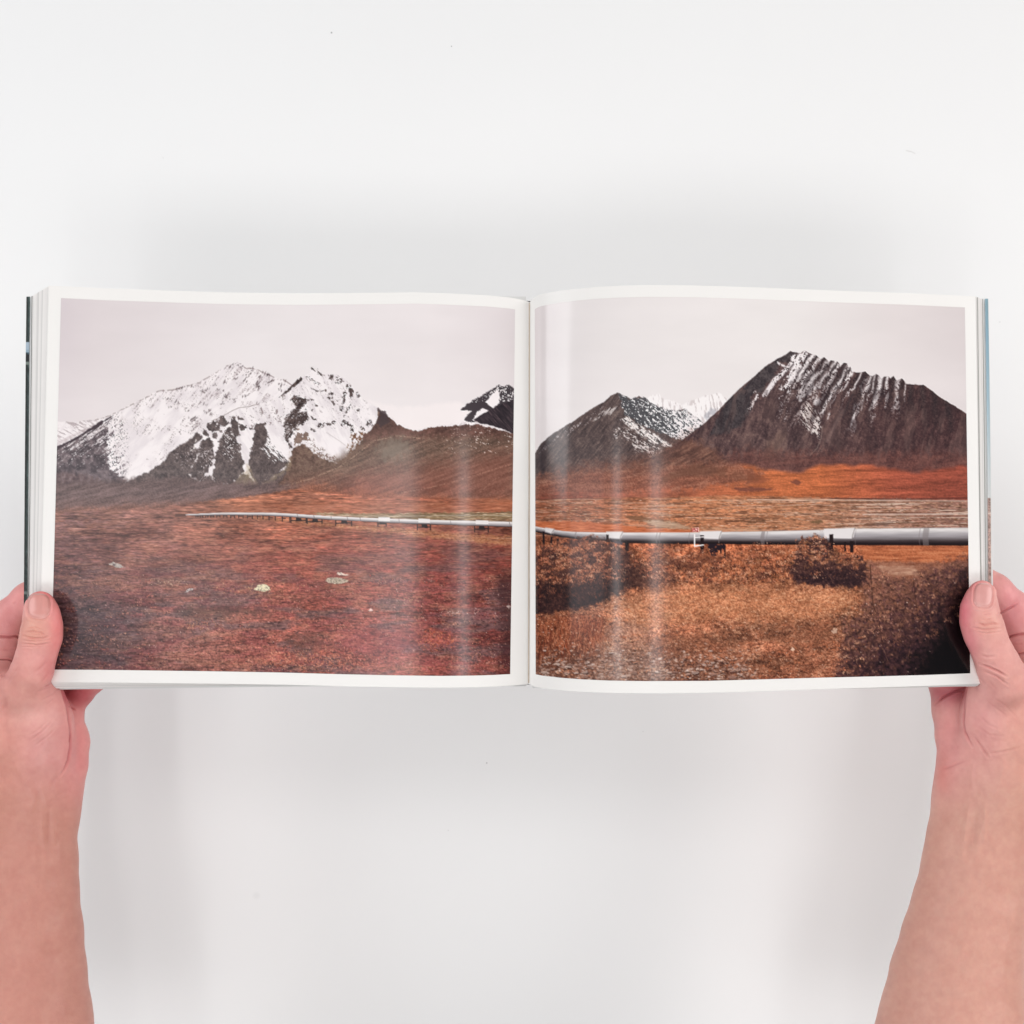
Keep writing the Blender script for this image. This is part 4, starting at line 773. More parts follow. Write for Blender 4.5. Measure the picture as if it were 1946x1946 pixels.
def spline(tab, n=1500):
    X = np.array([p[0] for p in tab], float); Y = np.array([p[1] for p in tab], float)
    m = len(X); h = np.diff(X); A = np.eye(m); r = np.zeros(m)
    for i in range(1, m - 1):
        A[i, i - 1] = h[i - 1]; A[i, i] = 2 * (h[i - 1] + h[i]); A[i, i + 1] = h[i]
        r[i] = 6 * ((Y[i + 1] - Y[i]) / h[i] - (Y[i] - Y[i - 1]) / h[i - 1])
    M = np.linalg.solve(A, r)
    xs = np.linspace(X[0], X[-1], n); k = np.clip(np.searchsorted(X, xs) - 1, 0, m - 2)
    a = X[k + 1] - xs; c = xs - X[k]; hk = h[k]
    return xs, (M[k] * a ** 3 + M[k + 1] * c ** 3) / (6 * hk) + (Y[k] / hk - M[k] * hk / 6) * a + (Y[k + 1] / hk - M[k + 1] * hk / 6) * c

def smooth_curve(tab, lo, hi, n=400, w=9):
    xs = np.linspace(lo, hi, n)
    ys = np.interp(xs, [p[0] for p in tab], [p[1] for p in tab])
    k = np.exp(-np.linspace(-2, 2, 2 * w + 1) ** 2); k /= k.sum()
    yp = np.concatenate([2 * ys[0] - ys[w:0:-1], ys, 2 * ys[-1] - ys[-2:-w - 2:-1]])
    return xs, np.convolve(yp, k, 'valid')

DLs = spline(DL)
DRs = spline(DR)

def depth(px, py):
    px = np.asarray(px, float); py = np.asarray(py, float)
    d = np.where(px < 1005.7, np.interp(px, *DLs), np.interp(px, *DRs))
    return d * (1 + .002 * (1 - 2 * np.clip((py - 560) / 740, -.2, 1.4)))

def sheet_px(top, bot, x0t, x1t, x0b, x1b, us, vs):
    """photograph pixels of a page patch; us across, vs down"""
    xt = x0t + (x1t - x0t) * us; xb = x0b + (x1b - x0b) * us
    yt = np.interp(xt, [p[0] for p in top], [p[1] for p in top]); yb = np.interp(xb, [p[0] for p in bot], [p[1] for p in bot])
    PX = xt[:, None] + (xb - xt)[:, None] * vs[None, :]
    PY = yt[:, None] + (yb - yt)[:, None] * vs[None, :]
    return PX, PY

def ease(tab, w=4):
    xs = np.linspace(tab[0][0], tab[-1][0], 500)
    _, ys = smooth_curve(tab, tab[0][0], tab[-1][0], 500, w)
    return list(zip(xs, ys))
LT, LB, RT, RB = ease(LT), ease(LB), ease(RT, 2), ease(RB, 2)

PAPER = (.87, .85, .825)
m_paper = material("white_page", PAPER, .38, .35, noise=.010, nscale=30)
m_edge = material("page_edges", (.86, .835, .815), .6, .25, attr="ink", noise=.02, nscale=60)
m_print = material("printed_ink", (.5, .5, .5), .15, .40, attr="ink")
m_board = material("cover_board", (.80, .80, .79), .55, .3)
m_wrap = material("printed_cover", (.1, .1, .1), .35, .4, attr="ink")
m_line = material("gap_shade_grey", (.32, .32, .30), .6, .3)  # grey that stands for the shade in the gaps between sheets
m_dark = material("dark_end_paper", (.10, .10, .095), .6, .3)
m_glue = material("gutter_glue", (.55, .45, .36), .7, .2)

BASE = U(1006, 940, .604)
book = tag(empty("photo_book", BASE.tolist()), "open hardcover photo book showing a snowy mountain landscape with a pipeline across both pages", "book")

def page(top, bot, x0t, x1t, x0b, x1b, n, lab):
    us = np.linspace(0, 1, n); us = us + .06 * np.sin(2 * np.pi * us) * 0
    vs = np.linspace(0, 1, 60)
    PX, PY = sheet_px(top, bot, x0t, x1t, x0b, x1b, us, vs)
    V = U(PX, PY, depth(PX, PY))
    o = part("page", V, grid_faces(n, len(vs), True), m_paper, book, BASE)
    if lab: o["label"] = lab
    return o
page_l = page(LT, LB, 93, 1006.3, 74, 1005.2, 320, None)
page_r = page(RT, RB, 1006.5, 1854, 1005.4, 1866, 320, None)

INKS = paint()
def photo(top, bot, edges, n, k, parent, lab):
    (x0t, x1t), (x0b, x1b), mt, mb = edges
    us = np.linspace(0, 1, n); vs = np.linspace(0, 1, k)
    xt = x0t + (x1t - x0t) * us; xb = x0b + (x1b - x0b) * us
    yt = np.interp(xt, [p[0] for p in top], [p[1] for p in top]) + np.interp(us, [0, 1], mt)
    yb = np.interp(xb, [p[0] for p in bot], [p[1] for p in bot]) - np.interp(us, [0, 1], mb)
    PX = xt[:, None] + (xb - xt)[:, None] * vs[None, :]
    PY = yt[:, None] + (yb - yt)[:, None] * vs[None, :]
    V = U(PX, PY, depth(PX, PY) - .00012)
    fx = np.clip(PX - PX0, 0, PW - 1.01); fy = np.clip(PY - PY0, 0, PH - 1.01)
    ix = fx.astype(int); iy = fy.astype(int); ax = (fx - ix)[..., None]; ay = (fy - iy)[..., None]
    c = (INKS[iy, ix] * (1 - ax) + INKS[iy, ix + 1] * ax) * (1 - ay) + (INKS[iy + 1, ix] * (1 - ax) + INKS[iy + 1, ix + 1] * ax) * ay
    alb = lin(np.clip(c, 0, 1)) * INK_GAIN
    o = part("printed_photo", V, grid_faces(n, k, True), m_print, parent, (0, 0, 0), colors=alb.reshape(-1, 3))
    o.location = (-BASE).tolist()
    o["label"] = lab
    return o
INK_GAIN = 1.0
photo(LT, LB, ((116, 979), (97, 969.5), (22.8, 21), (24.2, 22)), 640, 520, page_l, "printed photograph of snowy peaks above a red plain with boulders and a far pipeline")
photo(RT, RB, ((1016.3, 1833.7), (1018, 1843.8), (22.5, 22), (24, 20.5)), 610, 520, page_r, "printed photograph of a dark ribbed mountain, pipeline with marker 152 and orange scrub")

def sheets(side, K, parent):
    """the pages lying below the open one, fanned out a little at the fore edge"""
    V = []; Fc = []; Cc = []
    us = np.linspace(0, 1, 60) ** (1.6 if side == 'L' else 1.0); vs = np.array([0, .25, .5, .75, 1.0])
    if side == 'R': us = 1 - np.linspace(0, 1, 60)[::-1] ** 1.6
    R = np.random.RandomState(4)
    for k in range(1, K + 1):
        s = k / K
        if side == 'L':
            j = R.uniform(-.6, .6)
            x0t, x0b = 93 - 31.5 * s + j, 74 - 20.5 * s + j
            PX, PY = sheet_px(LT, LB, x0t, 1006.2, x0b, 1005.2, us, vs)
            fade = (1 - np.clip((PX - 60) / 560, 0, 1)) ** .8
            ft = np.clip((300 - PX) / 220, 0, 1) ** 1.4
            v = vs[None, :]
            PY = PY + (1 - v) * (5 * s + 14.5 * s * ft) + v * (13.0 * s * fade - 4 * s * (1 - fade))
            d = depth(np.clip(PX, 60, 1005.5), PY) + (.0003 + .0050 * s) * np.clip((1006 - PX) / 60, .02, 1)
        else:
            x1t, x1b = 1854 + 12.5 * s, 1866 + 7.0 * s
            PX, PY = sheet_px(RT + [(1890, 565)], RB + [(1900, 1297.5)], 1006.6, x1t, 1005.6, x1b, us, vs)
            v = vs[None, :]
            PY = PY + (1 - v) * (4.5 * s) + v * (4.0 * s * np.clip((PX - 1560) / 300, 0, 1) - 4 * s * np.clip((1560 - PX) / 400, 0, 1))
            d = depth(PX, PY) + (.0003 + .0040 * s) * np.clip((PX - 1006) / 60, .02, 1)
        b = len(V)
        P = U(PX, PY, d)
        V.extend(P.reshape(-1, 3).tolist())
        Cc.append(np.tile(np.array([[.86, .835, .815]]) * R.choice([1.0, 1.02, .97, .90, .84], p=[.3, .25, .2, .15, .1]), (P.size // 3, 1)))
        Fc.append(grid_faces(len(us), len(vs), True) + b)
    return part("page_block", np.array(V), np.concatenate(Fc), m_edge, parent, BASE, colors=np.concatenate(Cc))
sheets('L', 16, book)
sheets('R', 8, book)

def strip(name, pts, w_px, d_off, mat, parent, n=60, cols=None, lift=0.0, nw=3):
    """a narrow coloured band running down a fore edge: pts = (px centre, py)"""
    ys = np.linspace(pts[0][1], pts[-1][1], n)
    xs = np.interp(ys, [p[1] for p in pts], [p[0] for p in pts])
    V = []; C = []
    for j in range(nw):
        t = j / (nw - 1) - .5
        px = xs + t * w_px
        d = depth(np.clip(px, 60, 1860), ys) + d_off
        V.append(U(px, ys, d))
        if cols is not None: C.append(cols(ys, j / (nw - 1)))
    V = np.stack(V, 0)
    kw = {}
    if cols is not None: kw = dict(colors=np.stack(C, 0).reshape(-1, 3))
    return part(name, V.reshape(-1, 3), grid_faces(nw, n, True), mat, parent, BASE, smooth=False, **kw)

def board(name, x_out, d_off, thick, side, lab):
    """a cover board under the page block, from the fore edge to the spine"""
    n = 40; ys_t = 563.5 if side == 'L' else 567.5
    us = np.linspace(0, 1, n)
    x_in = 1000 if side == 'L' else 1012
    V = []
    for dz in (0.0, thick):
        for v in (0.0, .5, 1.0):
            xo = np.interp(v, [0, 1], x_out)
            px = xo + (x_in - xo) * us
            if side == 'L':
                yt = 563.5 + 0 * px; yb = 1311 - 7 * np.clip((px - 60) / 560, 0, 1)
            else:
                yt = 567.5 + 0 * px; yb = 1304.5 + 3 * np.clip((1880 - px) / 900, 0, 1)
            py = yt + (yb - yt) * v
            d0 = depth(np.clip(px, 60, 1000), py) if side == 'L' else depth(np.clip(px, 1012, 1880), py)
            dd = np.maximum(d0 + d_off, .5845 if side == 'L' else .5735)
            V.append(U(px, py, dd + dz))
    V = np.stack(V, 0)                      # 6, n, 3
    idx = np.arange(6 * n).reshape(6, n)
    Fq = []
    def q(a, b):
        for i in range(n - 1): Fq.append((idx[a, i], idx[a, i + 1], idx[b, i + 1], idx[b, i]))
    q(0, 1); q(1, 2); q(4, 3); q(5, 4); q(3, 0); q(2, 5)
    for e in (0, n - 1):
        Fq.append((idx[0, e], idx[1, e], idx[4, e], idx[3, e])); Fq.append((idx[1, e], idx[2, e], idx[5, e], idx[4, e]))
    Fq = [tuple(int(v) for v in f) for f in Fq]
    o = part(name, V.reshape(-1, 3), Fq, m_board, book, BASE, smooth=False)
    o["label"] = lab
    return o

cover_l = board("cover", (49.5, 44.2), .0078, .0022, 'L', "front cover board, its turned edge printed dark green and black")
cover_r = board("cover", (1878.5, 1890), .0062, .0022, 'R', "back cover board, its turned edge printed blue above and rust red below")

RS = np.random.RandomState(12)
def dark_cols(ys, t):
    out = np.zeros((len(ys), 3))
    nz = np.interp(ys, np.linspace(540, 1320, 130), RS.rand(130)); nz2 = np.interp(ys, np.linspace(540, 1320, 300), RS.rand(300))
    base = np.array([[52, 66, 64]]) * (.65 + .7 * nz[:, None]) * (.8 + .4 * nz2[:, None])
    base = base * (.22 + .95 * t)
    for a, b, c in ((650, 664, (168, 184, 198)), (664, 669, (150, 172, 186)), (669, 674, (62, 92, 106)), (674, 688, (34, 34, 40)), (688, 692.5, (118, 130, 122)), (1124, 1130, (104, 116, 112))):
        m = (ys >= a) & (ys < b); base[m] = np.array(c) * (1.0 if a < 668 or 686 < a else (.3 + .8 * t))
    return lin(np.clip(base, 0, 255) / 255)
s = strip("cover_edge", [(53.6, 563.8), (52.2, 680), (50.4, 900), (48.8, 1100), (47.6, 1310)], 6.6, .0075, m_wrap, cover_l, 420, dark_cols)
s.location = (-0.0, 0, 0)
def blue_cols(ys, t):
    nz = np.interp(ys, np.linspace(540, 1320, 330), RS.rand(330)); nz2 = np.interp(ys, np.linspace(540, 1320, 90), RS.rand(90))
    top = np.stack([np.interp(ys, [566, 640, 760, 880, 940], v) for v in ((140, 146, 172, 206, 220), (172, 180, 198, 216, 222), (184, 198, 210, 220, 222))], -1)
    top = top * (1.02 - .10 * t)
    low = np.array([[206, 172, 162]]) * (1 - .38 * np.clip((nz[:, None] - .35) * 2, 0, 1)) * (.9 + .2 * nz2[:, None])
    low = low * (.97 + .05 * np.sin(ys * 1.3 + t * 2))[:, None]
    m = (ys > 947); top[m] = low[m]; top[(ys > 974) & (ys < 976.5)] = (226, 212, 206)
    return lin(np.clip(top, 0, 255) / 255)
strip("cover_edge", [(1874.9, 567.6), (1877.2, 700), (1879.4, 880), (1880.6, 1060), (1884, 1304)], 5.6, .0059, m_wrap, cover_r, 420, blue_cols)
# thin edge lines; the two grey ones paint the shade between fanned sheets
strip("sheet_edge_line", [(60.9, 562.5), (59.6, 700), (57.6, 900), (55.2, 1100), (52.6, 1309)], 1.5, .0066, m_dark, cover_l, 80)
strip("sheet_edge_line", [(1857.6, 565), (1860.4, 800), (1863.6, 1060), (1869.5, 1302)], 1.3, .0006, m_line, page_r, 80)
strip("sheet_edge_line", [(1867.0, 568), (1870.4, 800), (1873, 1060), (1876, 1303)], 1.5, .0052, m_line, cover_r, 80)
# the glued fold in the gutter
strip("gutter_fold", [(1005.9, 575.5), (1005.6, 940), (1004.6, 1298)], 2.2, -.0004, m_glue, book, 80)
# spine under the gutter
def spine():
    n = 16; V = []
    for py in (572, 1301):
        for i in range(n):
            a = math.pi * i / (n - 1)
            c = U(1006, py, .598)
            V.append((c[0] - .012 * math.cos(a), c[1], c[2] - .006 * math.sin(a)))
    Fq = [(i, i + 1, n + i + 1, n + i) for i in range(n - 1)] + [tuple(range(n)), tuple(range(2 * n - 1, n - 1, -1))]
    part("spine", V, Fq, m_board, book, BASE)
spine()
# ================================================================ the two hands
def mm(px, py, d): return U(px, py, d) * 1000.0

class Field:
    """signed distance field of soft tapered limbs, in millimetres"""
    def __init__(s, lo, hi, h):
        s.lo = np.array(lo, float); s.h = h
        n = np.ceil((np.array(hi) - s.lo) / h).astype(int) + 1
        s.n = n
        s.x = (s.lo[0] + h * np.arange(n[0])).astype(np.float32)[:, None, None]
        s.y = (s.lo[1] + h * np.arange(n[1])).astype(np.float32)[None, :, None]
        s.z = (s.lo[2] + h * np.arange(n[2])).astype(np.float32)[None, None, :]
        s.f = np.full(tuple(n), 60.0, np.float32)
    def chain(s, pts, zs=1.0, kin=3.0):
        """pts: (px, py, depth m, radius px[, zscale]) -> local box and its field"""
        P = [mm(p[0], p[1], p[2]) for p in pts]; Rr = [p[3] * p[2] / FPX * 1000 for p in pts]
        Z = [(p[4] if len(p) > 4 else zs) for p in pts]
        pad = max(Rr) * 1.0 + 16
        A = np.min(P, 0) - pad - max(Rr) * .2; B = np.max(P, 0) + pad + max(Rr) * .2
        i0 = np.clip(((A - s.lo) / s.h).astype(int), 0, s.n); i1 = np.clip(((B - s.lo) / s.h).astype(int) + 2, 0, s.n)
        sl = tuple(slice(a, b) for a, b in zip(i0, i1))
        x = s.x[sl[0]]; y = s.y[:, sl[1]]; z = s.z[:, :, sl[2]]
        out = None
        for a in range(len(pts) - 1):
            a0, b0 = P[a], P[a + 1]
            e = b0 - a0; L2 = float(e[0] ** 2 + e[1] ** 2 + e[2] ** 2) + 1e-6
            t = np.clip(((x - a0[0]) * e[0] + (y - a0[1]) * e[1] + (z - a0[2]) * e[2]) / L2, 0, 1)
            zz = Z[a] + (Z[a + 1] - Z[a]) * t
            d = np.sqrt((x - a0[0] - t * e[0]) ** 2 + (y - a0[1] - t * e[1]) ** 2 + ((z - a0[2] - t * e[2]) / zz) ** 2) - (Rr[a] + (Rr[a + 1] - Rr[a]) * t)
            d = d.astype(np.float32)
            out = d if out is None else smin(out, d, kin)
        return sl, out
    def add(s, pts, k, **kw):
        sl, d = s.chain(pts, **kw)
        s.f[sl] = smin(s.f[sl], d, k)
    def sub(s, pts, k, **kw):
        sl, d = s.chain(pts, **kw)
        s.f[sl] = -smin(-s.f[sl], d, k)

def smin(a, b, k):
    h = np.clip(.5 + .5 * (b - a) / k, 0, 1)
    return b + (a - b) * h - k * h * (1 - h)

def surface_nets(f, lo, h):
    nx, ny, nz = f.shape
    ins = f < 0
    c = np.zeros((nx - 1, ny - 1, nz - 1), np.int8)
    for dx in (0, 1):
        for dy in (0, 1):
            for dz in (0, 1):
                c += ins[dx:nx - 1 + dx, dy:ny - 1 + dy, dz:nz - 1 + dz]
    cell = (c > 0) & (c < 8)
    I = np.argwhere(cell)
    vid = np.full(cell.shape, -1, np.int64); vid[cell] = np.arange(len(I))
    acc = np.zeros((len(I), 3)); cnt = np.zeros(len(I))
    off = [(a, b, g) for a in (0, 1) for b in (0, 1) for g in (0, 1)]
    for p in off:
        for q in off:
            if sum(q) - sum(p) == 1 and all(b >= a for a, b in zip(p, q)):
                fa = f[I[:, 0] + p[0], I[:, 1] + p[1], I[:, 2] + p[2]].astype(float); fb = f[I[:, 0] + q[0], I[:, 1] + q[1], I[:, 2] + q[2]].astype(float)
                m = (fa < 0) != (fb < 0)
                t = np.where(m, fa / np.where(fa == fb, 1, fa - fb), 0)
                pt = np.array(p)[None] + t[:, None] * (np.array(q) - np.array(p))[None]
                acc[m] += pt[m]; cnt[m] += 1
    V = (I + acc / cnt[:, None]) * h + lo
    Fq = []
    for ax in range(3):
        sl0 = [slice(None)] * 3; sl1 = [slice(None)] * 3
        sl0[ax] = slice(0, f.shape[ax] - 1); sl1[ax] = slice(1, f.shape[ax])
        a = ins[tuple(sl0)]; b = ins[tuple(sl1)]
        for sign in (0, 1):
            E = np.argwhere((a & ~b) if sign == 0 else (~a & b))
            u, w = [(1, 2), (2, 0), (0, 1)][ax]
            E = E[(E[:, u] > 0) & (E[:, w] > 0)]
            for_q = []
            for du, dw in ((0, 0), (-1, 0), (-1, -1), (0, -1)):
                e = E.copy(); e[:, u] += du; e[:, w] += dw
                ok = (e < np.array(vid.shape)).all(1)
                e = np.minimum(e, np.array(vid.shape) - 1)
                for_q.append(vid[e[:, 0], e[:, 1], e[:, 2]])
            q = np.stack(for_q, -1)
            q = q[(q >= 0).all(1)]
            Fq.append(q if sign == 0 else q[:, ::-1])
    return V, np.concatenate(Fq)

def field_normals(F, V):
    g = (V - F.lo) / F.h
    def samp(p):
        p = np.clip(p, 0, np.array(F.n) - 1.001); i = p.astype(int); t = p - i
        o = 0
        for dx in (0, 1):
            for dy in (0, 1):
                for dz in (0, 1):
                    w = (t[:, 0] if dx else 1 - t[:, 0]) * (t[:, 1] if dy else 1 - t[:, 1]) * (t[:, 2] if dz else 1 - t[:, 2])
                    o = o + w * F.f[np.minimum(i[:, 0] + dx, F.n[0] - 1), np.minimum(i[:, 1] + dy, F.n[1] - 1), np.minimum(i[:, 2] + dz, F.n[2] - 1)]
        return o
    N = np.stack([samp(g + np.eye(3)[k] * .8) - samp(g - np.eye(3)[k] * .8) for k in range(3)], -1)
    return N / (np.linalg.norm(N, axis=1, keepdims=True) + 1e-9), samp(g)

def to_px(Vmm):
    d = CZ - Vmm[:, 2] / 1000
    return 973 + Vmm[:, 0] / 1000 / d * FPX, 973 - Vmm[:, 1] / 1000 / d * FPX, d

def seg_dist(px, py, pts):
    best = np.full(px.shape, 1e9); end = np.zeros(px.shape)
    n = len(pts) - 1
    for i in range(n):
        (ax, ay), (bx, by) = pts[i], pts[i + 1]
        ex, ey = bx - ax, by - ay
        t = np.clip(((px - ax) * ex + (py - ay) * ey) / (ex * ex + ey * ey + 1e-9), 0, 1)
        d = np.hypot(px - ax - t * ex, py - ay - t * ey)
        m = d < best
        best[m] = d[m]; end[m] = ((i + t[m]) / n)
    return best, end

def blob(px, py, x, y, rx, ry, a=0):
    c, s = math.cos(math.radians(a)), math.sin(math.radians(a))
    u = ((px - x) * c + (py - y) * s) / rx; v = (-(px - x) * s + (py - y) * c) / ry
    return np.exp(-(u * u + v * v))

m_skin = material("skin", (.6, .4, .35), .46, .30, attr="skin", noise=.035, nscale=160, bump=.22, bscale=1500, sss=.10)
m_nail = material("nail", (.62, .36, .33), .28, .42, attr="skin", noise=.02, nscale=120)

def nrand(px, py, sx, sy, seed):
    return vnoise(px / sx + 40, py / sy + 40, seed) * .6 + vnoise(px / sx * 2.1 + 9, py / sy * 2.1 + 9, seed + 1) * .4

def make_hand(chains, bounds, creases, tint, label, nail, base_px, h=.9):
    lo = np.min([mm(bounds[0], bounds[3], d) for d in (.50, .66)] + [mm(bounds[2], bounds[1], d) for d in (.50, .66)], 0)
    hi = np.max([mm(bounds[0], bounds[3], d) for d in (.50, .66)] + [mm(bounds[2], bounds[1], d) for d in (.50, .66)], 0)
    lo[2] = (CZ - bounds[5]) * 1000; hi[2] = (CZ - bounds[4]) * 1000
    F = Field(lo, hi, h)
    for op, k, pts, kw in chains:
        (F.add if op == '+' else F.sub)(pts, k, **kw)
    F.f[0] = 5; F.f[-1] = 5; F.f[:, 0] = 5; F.f[:, -1] = 5; F.f[:, :, 0] = 5; F.f[:, :, -1] = 5
    V, Q = surface_nets(F.f, F.lo, F.h)
    N, sv = field_normals(F, V)
    V = V - N * np.clip(sv, -.6, .6)[:, None] * .8
    # refine once so that creases and wrinkles have vertices to live on
    me = bpy.data.meshes.new("tmp"); me.from_pydata((V / 1000).tolist(), [], Q.tolist()); me.update()
    ob = bpy.data.objects.new("tmp", me); COL.objects.link(ob)
    md = ob.modifiers.new("s", 'SUBSURF'); md.levels = 1; md.render_levels = 1
    ev = ob.evaluated_get(bpy.context.evaluated_depsgraph_get()); m2 = ev.to_mesh()
    V = np.zeros(len(m2.vertices) * 3, np.float32); m2.vertices.foreach_get("co", V); V = V.reshape(-1, 3).astype(float) * 1000
    Q = np.zeros(len(m2.loops), np.int32); m2.loops.foreach_get("vertex_index", Q); Q = Q.reshape(-1, 4)
    ev.to_mesh_clear(); bpy.data.objects.remove(ob); bpy.data.meshes.remove(me)
    N, _ = field_normals(F, V)
    px, py, d = to_px(V)
    up = sst(-.05, .35, N[:, 2])
    disp = np.zeros(len(V)); red = np.zeros(len(V))
    for pts, w, dep, *rest in creases:
        dist, t = seg_dist(px, py, pts)
        low = (d > .577).astype(float) if (rest and rest[0] == 'full') else 1.0
        prof = np.exp(-(dist / w) ** 2) * (1 if (rest and rest[0] == 'full') else np.clip(np.minimum(t, 1 - t) * 4, 0, 1))
        prof = prof * low
        disp -= dep * prof * (1.5 if w < 1.75 and not rest else 1.0)
        if dep > 0: red += prof * min(1, dep * 1.1) * (1 if w < 2.4 else .25)
        if dep > .12 and w < 2.4: disp += low * dep * .25 * np.exp(-((dist - w * 2.2) / w) ** 2) * (1 - np.exp(-(dist / w) ** 2))
    disp += (nrand(px, py, 5, 5, 901) - .5) * .10 + (nrand(px, py, 16, 22, 911) - .5) * .35
    # the nail bed
    nx, ny, nrx, nry, na = nail[:5]
    c, s = math.cos(math.radians(na)), math.sin(math.radians(na))
    u = ((px - nx) * c + (py - ny) * s) / nrx; v = (-(px - nx) * s + (py - ny) * c) / nry
    q = (np.abs(u) ** 3.0 + np.abs(v) ** 2.8) ** (1 / 2.9)
    topside = (d < nail[5]).astype(float)
    disp -= topside * .60 * sst(1.12, .96, q) * 1.0
    disp += topside * .28 * np.exp(-((q - 1.2) / .10) ** 2) * sst(-.9, .0, v + .55)
    V2 = V + N * (disp * up)[:, None]
    col = tint(px, py, N, d)
    col = col * (1 - .16 * np.clip(red, 0, 1.2)[:, None] * np.array([[.6, 1.1, 1.0]]))
    mot = nrand(px, py, 9, 9, 921) - .5; mot2 = nrand(px, py, 30, 40, 931) - .5
    col = col * (1 + mot[:, None] * np.array([[.03, .07, .06]]) + mot2[:, None] * np.array([[.03, .06, .06]]))
    base = U(base_px[0], base_px[1], .60)
    o = make_mesh("hand", V2 / 1000 - base, Q, m_skin, None, colors=lin(np.clip(col, 0, 1)), attr="skin")
    o.location = base.tolist()
    tag(o, label, "hand")
    # the thumbnail: a thin curved plate seated on the bed
    n1, n2 = 25, 29
    rr = np.linspace(0, 1, n1); th = np.linspace(0, 2 * np.pi, n2 * 2, endpoint=False)
    ct, st = np.cos(th), np.sin(th)
    rad = 1 / (np.abs(ct) ** 3.0 + np.abs(st) ** 2.8) ** (1 / 2.9)
    uu = rr[:, None] * (rad * ct)[None, :]; vv = rr[:, None] * (rad * st)[None, :]
    gx = nx + uu * nrx * c - vv * nry * s; gy = ny + uu * nrx * s + vv * nry * c
    shp = gx.shape
    # walk down from above the thumb to its skin
    dd = np.full(gx.size, nail[5] - .03)
    for it in range(90):
        P = mm(gx.ravel(), gy.ravel(), dd)
        _, sv = field_normals(F, P)
        dd = dd + np.clip(sv, -1, 2.0) / 1000 * .8
    P = mm(gx.ravel(), gy.ravel(), dd)
    Nn, _ = field_normals(F, P)
    lift = (.18 - .62 * sst(.80, 1.0, np.repeat(rr, shp[1])))
    # a nail is flatter lengthwise than the flesh under it
    Vn = P + Nn * lift[:, None]
    K = shp[1]
    Fn = [tuple(int(t) for t in (i * K + j, (i + 1) * K + j, (i + 1) * K + (j + 1) % K, i * K + (j + 1) % K)) for i in range(n1 - 1) for j in range(K)]
    uf, vf = uu.ravel(), vv.ravel()
    nc = np.array([nail[6]]) / 255. * (1 + (nrand(uf * 30, vf * 5, 6, 9, 941) - .5)[:, None] * .05)
    lun = sst(.55, .80, vf + .10 * uf ** 2)[:, None] * .40           # pale half moon at the root
    nc = nc * (1 - lun) + np.array([[228, 178, 170]]) / 255. * lun
    tipw = sst(-.80, -.93, vf + .18 * uf ** 2)[:, None] * nail[7]      # free edge
    nc = nc * (1 - tipw) + np.array([[238, 206, 198]]) / 255. * tipw
    no = make_mesh("thumbnail", Vn / 1000 - base, Fn, m_nail, o, colors=lin(np.clip(nc, 0, 1)), attr="skin")
    return o

def skin_mix(n, base, spots):
    c = np.zeros((n, 3)) + np.array(base) / 255.
    for w, col in spots:
        w = np.clip(w, 0, 1)[:, None]; c = c * (1 - w) + np.array(col) / 255. * w
    return c

# ---------------------------------------------------------------- left hand
cl = lambda *p: crop(0, 1060, 6.44, *p)
cl2 = lambda *p: crop(0, 1300, 6.44, *p)
cl3 = lambda *p: crop(0, 1546, 4.83, *p)
left_chains = [
    ('+', 6, [(46, 1500, .602, 98, .74), (47, 1560, .600, 94, .72), (47, 1640, .598, 96, .74), (46, 1700, .596, 98.5, .76), (44, 1780, .593, 108, .78), (42, 1860, .590, 116, .80), (40, 1946, .586, 128, .82), (46, 2100, .580, 142, .84), (44, 2200, .576, 146, .85)], {}),
    ('+', 14, [(30, 1345, .592, 74, .80), (36, 1400, .594, 86, .80), (42, 1460, .599, 92, .78), (46, 1510, .602, 94, .74)], {}),           # back of the hand
    ('+', 10, [(-20, 1300, .590, 56, .9), (10, 1380, .594, 80, .8)], {}),
    ('+', 5, [(118, 1372, .6085, 40, .8), (117, 1410, .6090, 50, .8), (112, 1452, .6085, 51.5, .8), (100, 1490, .608, 50, .8), (80, 1530, .604, 56, .75)], {}),           # heel of the hand, little-finger side
    ('+', 5, [(118, 1352, .6110, 33, .8), (150, 1318, .6100, 25, .9), (178, 1290, .6080, 24), (224, 1256, .6050, 22), (258, 1226, .6035, 19)], {}),           # little finger
    ('+', 5, [(60, 1340, .611, 40, .9), (125, 1262, .609, 29), (190, 1198, .608, 27), (244, 1150, .609, 22)], {}),                                         # ring finger
    ('+', 5, [(20, 1320, .609, 42, .9), (76, 1226, .6065, 30), (136, 1152, .609, 28), (188, 1102, .607, 23)], {}),                                          # middle finger
    ('+', 6, [(66, 1330, .586, 54, .85), (74, 1375, .588, 58, .85), (74, 1420, .591, 60, .82), (66, 1460, .596, 62, .8)], {'kin': 6}),                          # ball of the thumb
    ('+', 6, [(-34, 1335, .600, 40, .9), (-12, 1268, .5950, 38), (2, 1222, .5950, 36), (20, 1172, .5950, 33), (54, 1137, .5950, 29), (98, 1104, .5950, 25)], {}),          # forefinger under the cover
    ('+', 7, [(50, 1305, .5765, 45, .82), (62, 1272, .5695, 36.5, .74), (70, 1242, .5672, 35, .68), (78, 1210, .5662, 37.0, .65), (80.5, 1186, .5662, 34.2, .64), (78.5, 1163, .5668, 30, .62), (76.5, 1149, .5676, 25.5, .60)], {'kin': 4}),   # thumb
]
